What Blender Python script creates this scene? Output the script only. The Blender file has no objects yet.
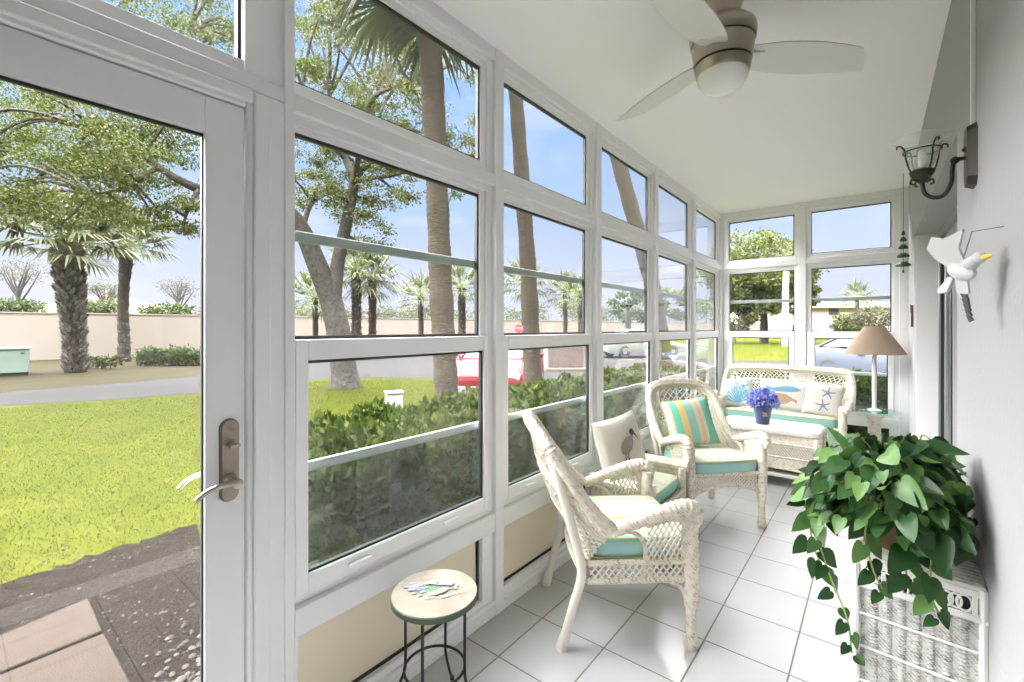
import bpy, bmesh, math, random
import numpy as np
from mathutils import Vector, Matrix, Quaternion
random.seed(7); RNG = np.random.default_rng(11)
C = bpy.context.scene.collection
PI = math.pi
V = Vector

# ------------------------------------------------------------------ camera frame
H = 1.40
F_PX, CX, HOR = 455.1, 512.0, 328.0
YAW = math.atan2(364.0, F_PX)
SN, CS = math.sin(YAW), math.cos(YAW)
GZ = -0.12                                     # outdoor ground level

def ray(u, v):
    a = (u - CX) / F_PX
    return V((-SN + a * CS, CS + a * SN, (HOR - v) / F_PX))
def at(u, v, depth):                            # point at a distance along the view axis
    return ray(u, v) * depth + V((0, 0, H))
def ground(u, v, z=GZ):
    d = ray(u, v); t = (z - H) / d.z
    p = d * t; p.z = z
    return p
def gcol(u, depth, z=GZ):                       # ground point under picture column u
    p = at(u, HOR, depth); p.z = z
    return p

# ------------------------------------------------------------------ materials
MATS = {}
def mat(name, col, rough=0.6, metal=0.0, spec=0.5, **k):
    m = bpy.data.materials.new(name); m.use_nodes = True
    b = m.node_tree.nodes['Principled BSDF']
    b.inputs['Base Color'].default_value = (*col, 1)
    b.inputs['Roughness'].default_value = rough
    b.inputs['Metallic'].default_value = metal
    b.inputs['Specular IOR Level'].default_value = spec
    for kk, vv in k.items():
        b.inputs[kk.replace('_', ' ')].default_value = vv
    MATS[name] = m
    return m
def nt(m): return m.node_tree, m.node_tree.nodes, m.node_tree.links, m.node_tree.nodes['Principled BSDF']

class _O:
    def __init__(s, d): s.outputs = d
def noise_color(m, cols, scale=5.0, detail=4.0, coord='Object', bump=0.0, bscale=None, rough=0.55, stretch=None):
    t, n, l, b = nt(m)
    tc = n.new('ShaderNodeTexCoord')
    if stretch:
        mp = n.new('ShaderNodeMapping'); mp.inputs['Scale'].default_value = stretch; l.new(tc.outputs[coord], mp.inputs[0]); tc = _O({coord: mp.outputs[0]})
    nz = n.new('ShaderNodeTexNoise'); nz.inputs['Scale'].default_value = scale; nz.inputs['Detail'].default_value = detail
    nz.inputs['Roughness'].default_value = rough
    l.new(tc.outputs[coord], nz.inputs['Vector'])
    r = n.new('ShaderNodeValToRGB')
    els = r.color_ramp.elements
    while len(els) < len(cols): els.new(0.5)
    for i, c in enumerate(cols):
        els[i].position = 0.3 + 0.4 * i / (len(cols) - 1); els[i].color = (*c, 1)
    l.new(nz.outputs['Fac'], r.inputs['Fac']); l.new(r.outputs['Color'], b.inputs['Base Color'])
    if bump:
        nb = n.new('ShaderNodeTexNoise'); nb.inputs['Scale'].default_value = bscale or scale * 4; nb.inputs['Detail'].default_value = 3
        l.new(tc.outputs[coord], nb.inputs['Vector'])
        bp = n.new('ShaderNodeBump'); bp.inputs['Strength'].default_value = bump; bp.inputs['Distance'].default_value = 0.02
        l.new(nb.outputs['Fac'], bp.inputs['Height']); l.new(bp.outputs['Normal'], b.inputs['Normal'])
    return m

def leafmat(name, c0, c1, c2, rough=0.5, trans=0.25):
    m = mat(name, c1, rough, spec=0.3)
    t, n, l, b = nt(m)
    g = n.new('ShaderNodeNewGeometry')
    r = n.new('ShaderNodeValToRGB'); e = r.color_ramp.elements; e.new(0.5)
    for i, c in enumerate((c0, c1, c2)): e[i].position = (0.05, 0.5, 0.95)[i]; e[i].color = (*c, 1)
    l.new(g.outputs['Random Per Island'], r.inputs['Fac'])
    l.new(r.outputs['Color'], b.inputs['Base Color'])
    if trans:
        tr = n.new('ShaderNodeBsdfTranslucent'); l.new(r.outputs['Color'], tr.inputs['Color'])
        mx = n.new('ShaderNodeMixShader'); mx.inputs[0].default_value = trans
        l.new(b.outputs[0], mx.inputs[1]); l.new(tr.outputs[0], mx.inputs[2])
        l.new(mx.outputs[0], n['Material Output'].inputs['Surface'])
    return m

def glass(name, tint=(1, 1, 1), refl=1.0, body=0.0, bodycol=(.6, .65, .62)):
    m = bpy.data.materials.new(name); m.use_nodes = True
    t = m.node_tree; n = t.nodes; l = t.links; n.remove(n['Principled BSDF'])
    lw = n.new('ShaderNodeLayerWeight'); lw.inputs['Blend'].default_value = .5
    fr = n.new('ShaderNodeMath'); fr.operation = 'POWER'; fr.inputs[1].default_value = 5.0; l.new(lw.outputs['Facing'], fr.inputs[0])
    mu = n.new('ShaderNodeMath'); mu.operation = 'MULTIPLY_ADD'; mu.inputs[1].default_value = .9 * refl; mu.inputs[2].default_value = .03 * refl; mu.use_clamp = True
    tr = n.new('ShaderNodeBsdfTransparent'); tr.inputs[0].default_value = (*tint, 1)
    gl = n.new('ShaderNodeBsdfGlossy'); gl.inputs['Roughness'].default_value = 0.0
    mx = n.new('ShaderNodeMixShader')
    l.new(fr.outputs[0], mu.inputs[0]); l.new(mu.outputs[0], mx.inputs[0])
    first = tr
    if body:
        df = n.new('ShaderNodeBsdfDiffuse'); df.inputs[0].default_value = (*bodycol, 1)
        m2 = n.new('ShaderNodeMixShader'); m2.inputs[0].default_value = body
        l.new(tr.outputs[0], m2.inputs[1]); l.new(df.outputs[0], m2.inputs[2]); first = m2
    l.new(first.outputs[0], mx.inputs[1]); l.new(gl.outputs[0], mx.inputs[2])
    l.new(mx.outputs[0], n['Material Output'].inputs['Surface'])
    MATS[name] = m
    return m

M_frame = mat('white_vinyl', (.80, .80, .80), 0.38)
M_sash = mat('white_sash', (.84, .84, .84), 0.34)
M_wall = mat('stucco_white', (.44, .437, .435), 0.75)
M_ceil = mat('ceiling_white', (.93, .905, .93), 0.9)
M_gasket = mat('black_gasket', (.02, .02, .022), 0.5)
M_rail = mat('pale_aluminium', (.40, .47, .44), 0.4)
M_tan = mat('tan_panel', (.78, .69, .53), 0.45)
M_pane = glass('pane_glass', refl=1.5)
M_screen = glass('insect_mesh', (.74, .80, .77), 0.35, 0.02, (.34, .40, .38))
M_alu = mat('satin_aluminium', (.42, .43, .42), 0.35, 0.8)
M_dark = mat('dark_slot', (.015, .015, .015), 0.6)
M_nickel = mat('brushed_nickel', (.25, .22, .175), 0.38, 1.0)
M_nickel_l = mat('bright_nickel', (.38, .345, .30), 0.28, 1.0)
M_fanmetal = mat('satin_nickel', (.46, .41, .33), 0.30, 1.0)
M_bronze = mat('aged_bronze', (.040, .037, .029), 0.5, 0.5)
M_blade = mat('white_blade', (.72, .71, .68), 0.5)
M_globe = mat('opal_glass', (.86, .85, .82), 0.25)
M_clear = glass('clear_glass', (.97, .98, .97), 1.6, 0.10, (.9, .92, .9))
M_tableglass = glass('table_glass', (.86, .97, .94), 1.6)
M_edgeglass = mat('green_glass_edge', (.22, .55, .50), 0.15)
M_iron = mat('black_iron', (.012, .012, .013), 0.4, 0.3)
M_white_p = mat('white_paint', (.66, .655, .63), 0.4)
M_whiteout = mat('white_painted_metal', (.82, .82, .80), 0.5)
M_shade = mat('linen_shade', (.29, .215, .155), 0.85)
M_black = mat('matte_black', (.02, .02, .02), 0.6)

# stucco bump
t, n, l, b = nt(M_wall)
tc = n.new('ShaderNodeTexCoord'); nz = n.new('ShaderNodeTexNoise'); nz.inputs['Scale'].default_value = 55; nz.inputs['Detail'].default_value = 4
l.new(tc.outputs['Object'], nz.inputs['Vector']); bp = n.new('ShaderNodeBump'); bp.inputs['Strength'].default_value = .35; bp.inputs['Distance'].default_value = .006
l.new(nz.outputs['Fac'], bp.inputs['Height']); l.new(bp.outputs['Normal'], b.inputs['Normal'])

# floor tiles (grid aligned with the room)
M_tile = mat('ceramic_tile', (.8, .8, .8), 0.22, spec=0.5)
t, n, l, b = nt(M_tile)
tc = n.new('ShaderNodeTexCoord'); sp = n.new('ShaderNodeSeparateXYZ'); l.new(tc.outputs['Object'], sp.inputs[0])
TP = 0.3277
def M_(op, a, bb=None, clamp=False):
    x = n.new('ShaderNodeMath'); x.operation = op; x.use_clamp = clamp
    for i, q in enumerate((a, bb)):
        if q is None: continue
        if isinstance(q, (int, float)): x.inputs[i].default_value = q
        else: l.new(q, x.inputs[i])
    return x.outputs[0]
gx = M_('ABSOLUTE', M_('SUBTRACT', M_('FRACT', M_('ADD', M_('DIVIDE', M_('SUBTRACT', sp.outputs[0], -0.602), TP), 50.5)), 0.5))
gy = M_('ABSOLUTE', M_('SUBTRACT', M_('FRACT', M_('ADD', M_('DIVIDE', M_('SUBTRACT', sp.outputs[1], 1.806), TP), 50.5)), 0.5))
gd = M_('MINIMUM', gx, gy)
gf = n.new('ShaderNodeMapRange'); gf.inputs[1].default_value = .008; gf.inputs[2].default_value = .013
l.new(gd, gf.inputs[0])
nz = n.new('ShaderNodeTexNoise'); nz.inputs['Scale'].default_value = 2.2; nz.inputs['Detail'].default_value = 3; l.new(tc.outputs['Object'], nz.inputs['Vector'])
r2 = n.new('ShaderNodeValToRGB'); r2.color_ramp.elements[0].color = (.70, .70, .71, 1); r2.color_ramp.elements[1].color = (.77, .77, .78, 1); l.new(nz.outputs['Fac'], r2.inputs[0])
mc = n.new('ShaderNodeMix'); mc.data_type = 'RGBA'; mc.inputs[6].default_value = (.22, .195, .16, 1)
l.new(r2.outputs[0], mc.inputs[7]); l.new(gf.outputs[0], mc.inputs[0]); l.new(mc.outputs[2], b.inputs['Base Color'])
rr = M_('SUBTRACT', 0.8, M_('MULTIPLY', gf.outputs[0], 0.62)); l.new(rr, b.inputs['Roughness'])
bp = n.new('ShaderNodeBump'); bp.inputs['Strength'].default_value = .5; bp.inputs['Distance'].default_value = .004
l.new(gf.outputs[0], bp.inputs['Height']); l.new(bp.outputs['Normal'], b.inputs['Normal'])

def wicker(name, base, dark, scale=95):
    m = mat(name, base, 0.6)
    t, n, l, b = nt(m)
    tc = n.new('ShaderNodeTexCoord')
    w1 = n.new('ShaderNodeTexWave'); w1.bands_direction = 'Z'; w1.inputs['Scale'].default_value = scale / 2; w1.inputs['Distortion'].default_value = .6
    w2 = n.new('ShaderNodeTexWave'); w2.bands_direction = 'DIAGONAL'; w2.inputs['Scale'].default_value = scale / 3; w2.inputs['Distortion'].default_value = 1.0
    nz = n.new('ShaderNodeTexNoise'); nz.inputs['Scale'].default_value = 40
    for w in (w1, w2, nz): l.new(tc.outputs['Object'], w.inputs['Vector'])
    mu = n.new('ShaderNodeMath'); mu.operation = 'MULTIPLY'; l.new(w1.outputs['Fac'], mu.inputs[0]); l.new(w2.outputs['Fac'], mu.inputs[1])
    ad = n.new('ShaderNodeMath'); ad.operation = 'MULTIPLY_ADD'; ad.inputs[1].default_value = .6; l.new(mu.outputs[0], ad.inputs[0]); l.new(nz.outputs['Fac'], ad.inputs[2])
    r = n.new('ShaderNodeValToRGB'); r.color_ramp.elements[0].position = .35; r.color_ramp.elements[1].position = .62
    r.color_ramp.elements[0].color = (*dark, 1); r.color_ramp.elements[1].color = (*base, 1)  # weave pattern; crevice shade between strands is put into the dark tone
    l.new(ad.outputs[0], r.inputs[0]); l.new(r.outputs[0], b.inputs['Base Color'])
    bp = n.new('ShaderNodeBump'); bp.inputs['Strength'].default_value = .5; bp.inputs['Distance'].default_value = .004
    l.new(mu.outputs[0], bp.inputs['Height']); l.new(bp.outputs['Normal'], b.inputs['Normal'])
    return m
M_wick = wicker('cream_wicker', (.70, .645, .55), (.42, .345, .25))
M_strand = mat('cream_cane', (.70, .645, .55), 0.55)
M_wickw = wicker('white_wicker', (.64, .625, .59), (.48, .465, .43))
M_hweave = wicker('grey_white_weave', (.52, .515, .49), (.22, .21, .195), 150)
M_pole = mat('cream_pole', (.74, .69, .61), 0.5)

def stripes(name, cols, axis=0, period=0.2, rough=0.85, offset=0.0):
    m = mat(name, cols[0][1], rough, spec=0.2)
    t, n, l, b = nt(m)
    tc = n.new('ShaderNodeTexCoord'); s = n.new('ShaderNodeSeparateXYZ'); l.new(tc.outputs['Object'], s.inputs[0])
    d = n.new('ShaderNodeMath'); d.operation = 'MULTIPLY_ADD'; d.inputs[1].default_value = 1 / period; d.inputs[2].default_value = 20 + offset; l.new(s.outputs[axis], d.inputs[0])
    f = n.new('ShaderNodeMath'); f.operation = 'FRACT'; l.new(d.outputs[0], f.inputs[0])
    r = n.new('ShaderNodeValToRGB'); r.color_ramp.interpolation = 'CONSTANT'; e = r.color_ramp.elements
    while len(e) < len(cols): e.new(.5)
    for i, (p, c) in enumerate(cols): e[i].position = p; e[i].color = (*c, 1)
    l.new(f.outputs[0], r.inputs[0]); l.new(r.outputs[0], b.inputs['Base Color'])
    return m
CREAM, PALE, YEL, TEAL, AQUA = (.55, .535, .44), (.41, .51, .41), (.55, .44, .22), (.22, .48, .40), (.38, .58, .58)
M_cush = stripes('cushion_stripe', [(0, CREAM), (.16, PALE), (.30, CREAM), (.42, (.58, .53, .35)), (.48, CREAM), (.60, (.50, .66, .56)), (.68, CREAM), (.84, (.56, .51, .34)), (.90, PALE)], 0, .21)
M_cushA = stripes('cushion_stripe_bright', [(0, CREAM), (.12, (.50, .68, .55)), (.24, YEL), (.34, CREAM), (.48, AQUA), (.60, CREAM), (.72, (.74, .62, .38)), (.80, CREAM), (.90, (.45, .65, .52))], 0, .26)
M_teal = stripes('cushion_boxing', [(0, (.27, .50, .43)), (.3, (.34, .56, .54)), (.75, (.27, .50, .43))], 2, .13, offset=.2)
M_pipe = mat('olive_piping', (.50, .45, .22), 0.8)
M_pillowstripe = stripes('pillow_stripe', [(0, (.62, .42, .14)), (.09, (.18, .50, .38)), (.27, (.55, .55, .46)), (.33, (.66, .42, .26)), (.38, (.56, .52, .36)), (.45, (.26, .47, .42)), (.60, (.62, .47, .18)), (.72, (.16, .50, .36)), (.84, (.66, .45, .34)), (.89, (.55, .58, .46)), (.93, (.17, .50, .37))], 0, .44, offset=.5)
M_linen = mat('ivory_linen', (.55, .535, .495), 0.9, spec=0.2)
M_linen2 = mat('natural_linen', (.64, .60, .53), 0.9, spec=0.2)
M_navy = mat('print_slate', (.16, .20, .27), 0.9)
M_blueprint = mat('print_blue', (.12, .28, .38), 0.9)
M_seagreen = mat('print_seagreen', (.20, .40, .40), 0.9)
M_brownprint = mat('print_brown', (.34, .24, .14), 0.9)
M_sand = mat('print_sand', (.62, .52, .36), 0.9)
M_greyprint = mat('print_grey', (.30, .28, .25), 0.9)
M_tealback = mat('teal_fabric', (.20, .42, .38), 0.9)

# outdoors
M_grass = mat('lawn', (.3, .4, .06), 0.95, spec=0.1)
noise_color(M_grass, [(.135, .168, .012), (.190, .218, .016), (.245, .255, .032)], 1.1, 8, 'Object', .5, 60, .7)
M_verge = mat('dry_verge', (.4, .35, .2), 0.95, spec=0.1)
noise_color(M_verge, [(.085, .105, .028), (.145, .115, .065), (.125, .135, .036)], .9, 7, 'Object', .4, 40, .7)
M_road = mat('asphalt', (.40, .40, .42), 0.9, spec=0.2)
noise_color(M_road, [(.27, .255, .25), (.32, .305, .30)], .8, 6)
M_dirt = mat('mulch_dirt', (.2, .17, .14), 0.95, spec=0.1)
noise_color(M_dirt, [(.075, .053, .038), (.135, .102, .075), (.20, .158, .12)], 9, 9, 'Object', .8, 45, .75)
M_paver = mat('concrete_paver', (.5, .42, .36), 0.9, spec=0.2)
noise_color(M_paver, [(.28, .215, .165), (.35, .275, .22)], 14, 8, 'Object', .3, 120)
M_stone = leafmat('pebble', (.17, .135, .10), (.28, .23, .175), (.42, .38, .32), .8, 0)
M_blade_g = leafmat('grass_blade', (.13, .168, .010), (.19, .222, .017), (.26, .275, .042), .8, .25)
M_bwall = mat('perimeter_wall', (.72, .62, .50), 0.9)
noise_color(M_bwall, [(.60, .51, .42), (.64, .55, .46)], .6, 5)
M_oak = leafmat('oak_leaf', (.11, .17, .012), (.24, .31, .025), (.44, .46, .08), .6, .35)
M_bark = mat('oak_bark', (.3, .27, .23), 0.95, spec=0.1)
noise_color(M_bark, [(.15, .135, .115), (.36, .325, .28), (.56, .52, .46)], 13, 8, 'Object', .8, 18, .7)
M_palmbark = mat('palm_bark', (.3, .24, .18), 0.95, spec=0.1)
noise_color(M_palmbark, [(.15, .12, .09), (.30, .25, .19), (.44, .38, .30)], 8, 8, 'Object', 1.0, 16, .75, (1, 1, 3.5))
M_palmbark2 = mat('ringed_palm_bark', (.3, .26, .2), 0.95, spec=0.1)
noise_color(M_palmbark2, [(.13, .105, .08), (.30, .245, .185), (.46, .39, .30)], 11, 9, 'Object', 1.0, 14, .8, (1, 1, 4.5))
M_redbark = mat('reddish_palm_bark', (.3, .2, .12), 0.95, spec=0.05)
noise_color(M_redbark, [(.20, .115, .07), (.36, .22, .135), (.46, .31, .20)], 9, 8, 'Object', .9, 16, .75, (1, 1, 4))
M_boot = leafmat('palm_boot', (.20, .15, .11), (.42, .36, .31), (.62, .57, .52), .9, 0)
M_bootr = leafmat('palm_boot_rust', (.22, .11, .05), (.38, .20, .09), (.48, .32, .18), .9, 0)
M_frond = leafmat('palm_frond', (.17, .24, .06), (.32, .38, .11), (.52, .52, .24), .55, .3)
M_frondd = leafmat('palm_frond_dark', (.09, .14, .06), (.17, .23, .10), (.30, .34, .18), .55, .3)
M_hedge = leafmat('hedge_leaf', (.055, .11, .018), (.15, .235, .04), (.36, .42, .10), .45, .3)
M_hcore = mat('hedge_core_dark', (.055, .05, .03), 0.95, spec=0.0)
M_bush = leafmat('bush_leaf', (.10, .19, .03), (.20, .32, .06), (.36, .44, .12), .6, .3)
M_pale = leafmat('pale_scrub', (.26, .26, .15), (.40, .39, .24), (.50, .48, .33), .7, .3)
M_tree2 = leafmat('shade_tree_leaf', (.13, .22, .03), (.30, .40, .06), (.52, .55, .10), .5, .35)
M_roofc = mat('house_roof', (.13, .105, .085), 0.9)
M_bld = mat('apartment_wall', (.78, .60, .48), 0.9)
M_win = mat('dark_window', (.22, .22, .23), 0.2)
M_tgreen = mat('transformer_green', (.30, .37, .30), 0.5)
M_redcar = mat('red_paint', (.15, .013, .015), 0.45, 0.0, .08)
M_silver = mat('silver_blue_paint', (.085, .098, .125), 0.5, 0.0, .08)
M_whitecar = mat('white_paint_car', (.24, .245, .25), 0.25)
M_carglass = mat('car_glass', (.10, .13, .15), 0.05)
M_rubber = mat('tyre', (.03, .03, .03), 0.8)
M_hub = mat('wheel_rim', (.55, .56, .58), 0.3, 0.8)
M_lred = mat('tail_lamp', (.55, .05, .03), 0.2)
M_lclear = mat('head_lamp', (.75, .77, .8), 0.1)
M_wood = mat('weathered_board', (.30, .24, .20), 0.9)
noise_color(M_wood, [(.27, .21, .175), (.36, .295, .25)], 6, 6)
M_curb = mat('orange_curb', (.62, .38, .24), 0.9)
M_stop = mat('stop_red', (.62, .05, .05), 0.5)
M_pothos = leafmat('pothos_leaf', (.010, .038, .010), (.030, .095, .024), (.15, .29, .085), .34, .15)
M_stem = mat('pothos_stem', (.22, .28, .08), 0.6)
M_basket = mat('brown_basket', (.20, .12, .075), 0.8)
M_soil = mat('potting_soil', (.05, .035, .025), 0.95)
M_flower = leafmat('blue_petal', (.13, .15, .50), (.24, .28, .66), (.42, .46, .80), .7, .15)
M_bucket = mat('blue_enamel', (.035, .065, .16), 0.35)
M_stone_top = mat('stone_top', (.55, .48, .41), 0.7)
noise_color(M_stone_top, [(.29, .225, .175), (.36, .29, .235), (.43, .365, .305)], 9, 7)
M_gedge = mat('dark_green_rim', (.055, .085, .055), 0.5)
M_lav = mat('paint_lavender', (.34, .33, .44), 0.8)
M_pgreen = mat('paint_green', (.17, .26, .15), 0.8)
M_pwhite = mat('paint_white', (.72, .70, .66), 0.8)
M_psage = mat('paint_sage', (.40, .42, .36), 0.8)
M_yellow = mat('beak_yellow', (.75, .55, .06), 0.5)
M_gull = mat('gull_white', (.55, .55, .545), 0.6)
M_charcoal = mat('charcoal_feather', (.06, .06, .06), 0.6)
M_copper = mat('verdigris', (.07, .10, .085), 0.6, 0.3)
M_mahog = mat('dark_red_wood', (.12, .04, .035), 0.5)

# ------------------------------------------------------------------ mesh builder
class MB:
    def __init__(s): s.v = []; s.f = []; s.m = []; s.mi = 0
    def add(s, vs, fs):
        o = len(s.v); s.v += [tuple(p) for p in vs]
        s.f += [tuple(i + o for i in f) for f in fs]; s.m += [s.mi] * len(fs); return s
    def box(s, x0, x1, y0, y1, z0, z1, M=None):
        p = [V((x, y, z)) for x in (x0, x1) for y in (y0, y1) for z in (z0, z1)]
        if M: p = [M @ q for q in p]
        return s.add(p, [(0, 1, 3, 2), (4, 6, 7, 5), (0, 4, 5, 1), (2, 3, 7, 6), (0, 2, 6, 4), (1, 5, 7, 3)])
    def frame(s, a0, a1, z0, z1, w, plane, d0, d1, wt=None, wb=None):
        # rectangular frame in the Y-Z plane ('x') or X-Z plane ('y'), member width w
        wt = wt or w; wb = wb or w
        for (p0, p1, q0, q1) in ((a0, a0 + w, z0, z1), (a1 - w, a1, z0, z1), (a0 + w, a1 - w, z0, z0 + wb), (a0 + w, a1 - w, z1 - wt, z1)):
            if plane == 'x': s.box(d0, d1, p0, p1, q0, q1)
            else: s.box(p0, p1, d0, d1, q0, q1)
        return s
    def tube(s, pts, r, n=8, closed=False, braid=0.0, strands=3, pitch=0.06):
        P = [V(p) for p in pts]; N = len(P)
        R = r if isinstance(r, (list, tuple)) else [r] * N
        T = []
        for i in range(N):
            a = P[(i - 1) % N] if (closed or i > 0) else P[i]; b = P[(i + 1) % N] if (closed or i < N - 1) else P[i]
            d = b - a; T.append(d.normalized() if d.length > 1e-9 else V((0, 0, 1)))
        u = T[0].orthogonal().normalized(); vs = []; L = 0
        for i in range(N):
            if i: 
                q = T[i - 1].rotation_difference(T[i]); u = q @ u; L += (P[i] - P[i - 1]).length
            u = (u - T[i] * u.dot(T[i])).normalized(); w = T[i].cross(u)
            for k in range(n):
                a = 2 * PI * k / n
                rr = R[i]
                if braid: rr *= 1 + braid * math.sin(strands * a + 2 * PI * L / pitch) * math.cos(strands * a - 2 * PI * L / pitch)
                vs.append(P[i] + (u * math.cos(a) + w * math.sin(a)) * rr)
        fs = []
        M = N if closed else N - 1
        for i in range(M):
            j = (i + 1) % N
            for k in range(n):
                k2 = (k + 1) % n; fs.append((i * n + k, i * n + k2, j * n + k2, j * n + k))
        if not closed:
            fs.append(tuple(reversed(range(n)))); fs.append(tuple((N - 1) * n + k for k in range(n)))
        return s.add(vs, fs)
    def lathe(s, prof, n=24, M=None, cap=True):
        M = M or Matrix(); vs = []
        for (r, z) in prof:
            for k in range(n):
                a = 2 * PI * k / n; vs.append(M @ V((r * math.cos(a), r * math.sin(a), z)))
        fs = [(i * n + k, i * n + (k + 1) % n, (i + 1) * n + (k + 1) % n, (i + 1) * n + k) for i in range(len(prof) - 1) for k in range(n)]
        if cap:
            if prof[0][0] > 1e-6: fs.append(tuple(reversed(range(n))))
            if prof[-1][0] > 1e-6: fs.append(tuple((len(prof) - 1) * n + k for k in range(n)))
        return s.add(vs, fs)
    def grid(s, fn, nu, nv, th=0.0, closed_u=False):
        P = [[V(fn(i / nu, j / nv)) for i in range(nu + 1)] for j in range(nv + 1)]
        W = nu + 1
        vs = [p for row in P for p in row]
        fs = [(j * W + i, j * W + i + 1, (j + 1) * W + i + 1, (j + 1) * W + i) for j in range(nv) for i in range(nu)]
        if th:
            nn = []
            for j in range(nv + 1):
                for i in range(nu + 1):
                    a = P[j][min(i + 1, nu)] - P[j][max(i - 1, 0)]; b = P[min(j + 1, nv)][i] - P[max(j - 1, 0)][i]
                    q = a.cross(b); nn.append(q.normalized() if q.length > 1e-12 else V((0, 0, 1)))
            K = len(vs); vs = vs + [p - q * th for p, q in zip(vs, nn)]
            fs = fs + [tuple(K + i for i in reversed(f)) for f in fs]
            rim = [i for i in range(W)] + [j * W + nu for j in range(1, nv + 1)] + [nv * W + i for i in range(nu - 1, -1, -1)] + [j * W for j in range(nv - 1, 0, -1)]
            fs += [(rim[k], K + rim[k], K + rim[(k + 1) % len(rim)], rim[(k + 1) % len(rim)]) for k in range(len(rim))]
        return s.add(vs, fs)
    def ell(s, c, r, nu=12, nv=8, M=None):
        c = V(c); r = V(r) if not isinstance(r, (int, float)) else V((r, r, r)); vs = []
        for j in range(nv + 1):
            ph = -PI / 2 + PI * j / nv
            for i in range(nu):
                a = 2 * PI * i / nu
                q = V((r.x * math.cos(ph) * math.cos(a), r.y * math.cos(ph) * math.sin(a), r.z * math.sin(ph)))
                vs.append(c + (M @ q if M else q))
        return s.add(vs, [(j * nu + i, j * nu + (i + 1) % nu, (j + 1) * nu + (i + 1) % nu, (j + 1) * nu + i) for j in range(nv) for i in range(nu)])
    def prism(s, poly, fn0, fn1):
        n = len(poly); vs = [fn0(p) for p in poly] + [fn1(p) for p in poly]
        return s.add(vs, [tuple(reversed(range(n))), tuple(range(n, 2 * n))] + [(i, (i + 1) % n, n + (i + 1) % n, n + i) for i in range(n)])
    def lattice(s, fn, nu, slope, r, seg=10, inside=None, n=4):
        # two families of diagonal strands over the surface fn(u,v); slope = strand spans per height
        for sg in (1, -1):
            for k in range(-int(slope) - 1, nu + int(slope) + 2):
                run = []
                for i in range(seg + 1):
                    v = i / seg; u = (k + 0.5 + (sg * (v - .5)) * slope) / nu
                    ok = -0.001 <= u <= 1.001 and (inside is None or inside(u, v))
                    if ok: run.append(V(fn(min(max(u, 0), 1), v)))
                    if (not ok or i == seg) and run:
                        if len(run) > 1: s.tube(run, r, n)
                        run = []
        return s
    def build(s, name, mats, parent=None, smooth=True, bevel=0.0):
        me = bpy.data.meshes.new(name)
        me.from_pydata([tuple(p) for p in s.v], [], s.f)
        mats = mats if isinstance(mats, (list, tuple)) else [mats]
        for m in mats: me.materials.append(m)
        if len(mats) > 1: me.polygons.foreach_set('material_index', s.m)
        o = bpy.data.objects.new(name, me); C.objects.link(o)
        if parent: o.parent = parent
        if smooth:
            me.polygons.foreach_set('use_smooth', [True] * len(me.polygons))
            me.set_sharp_from_angle(angle=math.radians(38))
        if bevel:
            bv = o.modifiers.new('bevel', 'BEVEL'); bv.width = bevel; bv.segments = 2; bv.limit_method = 'ANGLE'; bv.angle_limit = math.radians(50)
        return o

def spline(pts, n=8, closed=False):
    P = [V(p) for p in pts]; N = len(P); out = []
    g = (lambda i: P[i % N]) if closed else (lambda i: P[0] * 2 - P[1] if i < 0 else (P[-1] * 2 - P[-2] if i >= N else P[i]))
    for i in range(N if closed else N - 1):
        a, b, c, d = g(i - 1), g(i), g(i + 1), g(i + 2)
        for k in range(n):
            t = k / n
            out.append(0.5 * ((2 * b) + (c - a) * t + (2 * a - 5 * b + 4 * c - d) * t * t + (3 * b - a - 3 * c + d) * t ** 3))
    if not closed: out.append(P[-1])
    return out
def arc_len(pts): return sum((pts[i + 1] - pts[i]).length for i in range(len(pts) - 1))
def interp(xs, ys, x): return float(np.interp(x, xs, ys))

def empty(name, loc=(0, 0, 0), rz=0.0, label=None, cat=None, group=None, kind=None):
    o = bpy.data.objects.new(name, None); C.objects.link(o); o.empty_display_size = .1
    o.location = loc; o.rotation_euler = (0, 0, rz)
    tag(o, label, cat, group, kind); return o
def tag(o, label=None, cat=None, group=None, kind=None):
    if label: o['label'] = label
    if cat: o['category'] = cat
    if group: o['group'] = group
    if kind: o['kind'] = kind
    return o
def place(o, loc, rz=0.0): o.location = loc; o.rotation_euler = (0, 0, rz); return o
def struct(o): o['kind'] = 'structure'; return o

def leaves(name, pos, dirs, length, width, m, parent=None, fold=0.15):
    pos = np.asarray(pos, float); N = len(pos)
    d = np.asarray(dirs, float); d /= np.linalg.norm(d, axis=1, keepdims=True) + 1e-9
    rnd = RNG.normal(size=(N, 3)); s = np.cross(d, rnd); s /= np.linalg.norm(s, axis=1, keepdims=True) + 1e-9
    nn = np.cross(d, s)
    L = np.asarray(length).reshape(-1, 1); W = np.asarray(width).reshape(-1, 1)
    vs = np.empty((N, 4, 3)); vs[:, 0] = pos; vs[:, 1] = pos + d * L * .45 + s * W + nn * W * fold * 2
    vs[:, 2] = pos + d * L; vs[:, 3] = pos + d * L * .45 - s * W + nn * W * fold * 2
    me = bpy.data.meshes.new(name)
    me.vertices.add(N * 4); me.vertices.foreach_set('co', vs.reshape(-1))
    me.loops.add(N * 4); me.loops.foreach_set('vertex_index', np.arange(N * 4, dtype=np.int32))
    me.polygons.add(N); me.polygons.foreach_set('loop_start', np.arange(N, dtype=np.int32) * 4)
    me.polygons.foreach_set('loop_total', np.full(N, 4, np.int32))
    me.materials.append(m); me.update(calc_edges=True); me.validate()
    o = bpy.data.objects.new(name, me); C.objects.link(o)
    if parent: o.parent = parent
    return o
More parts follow.
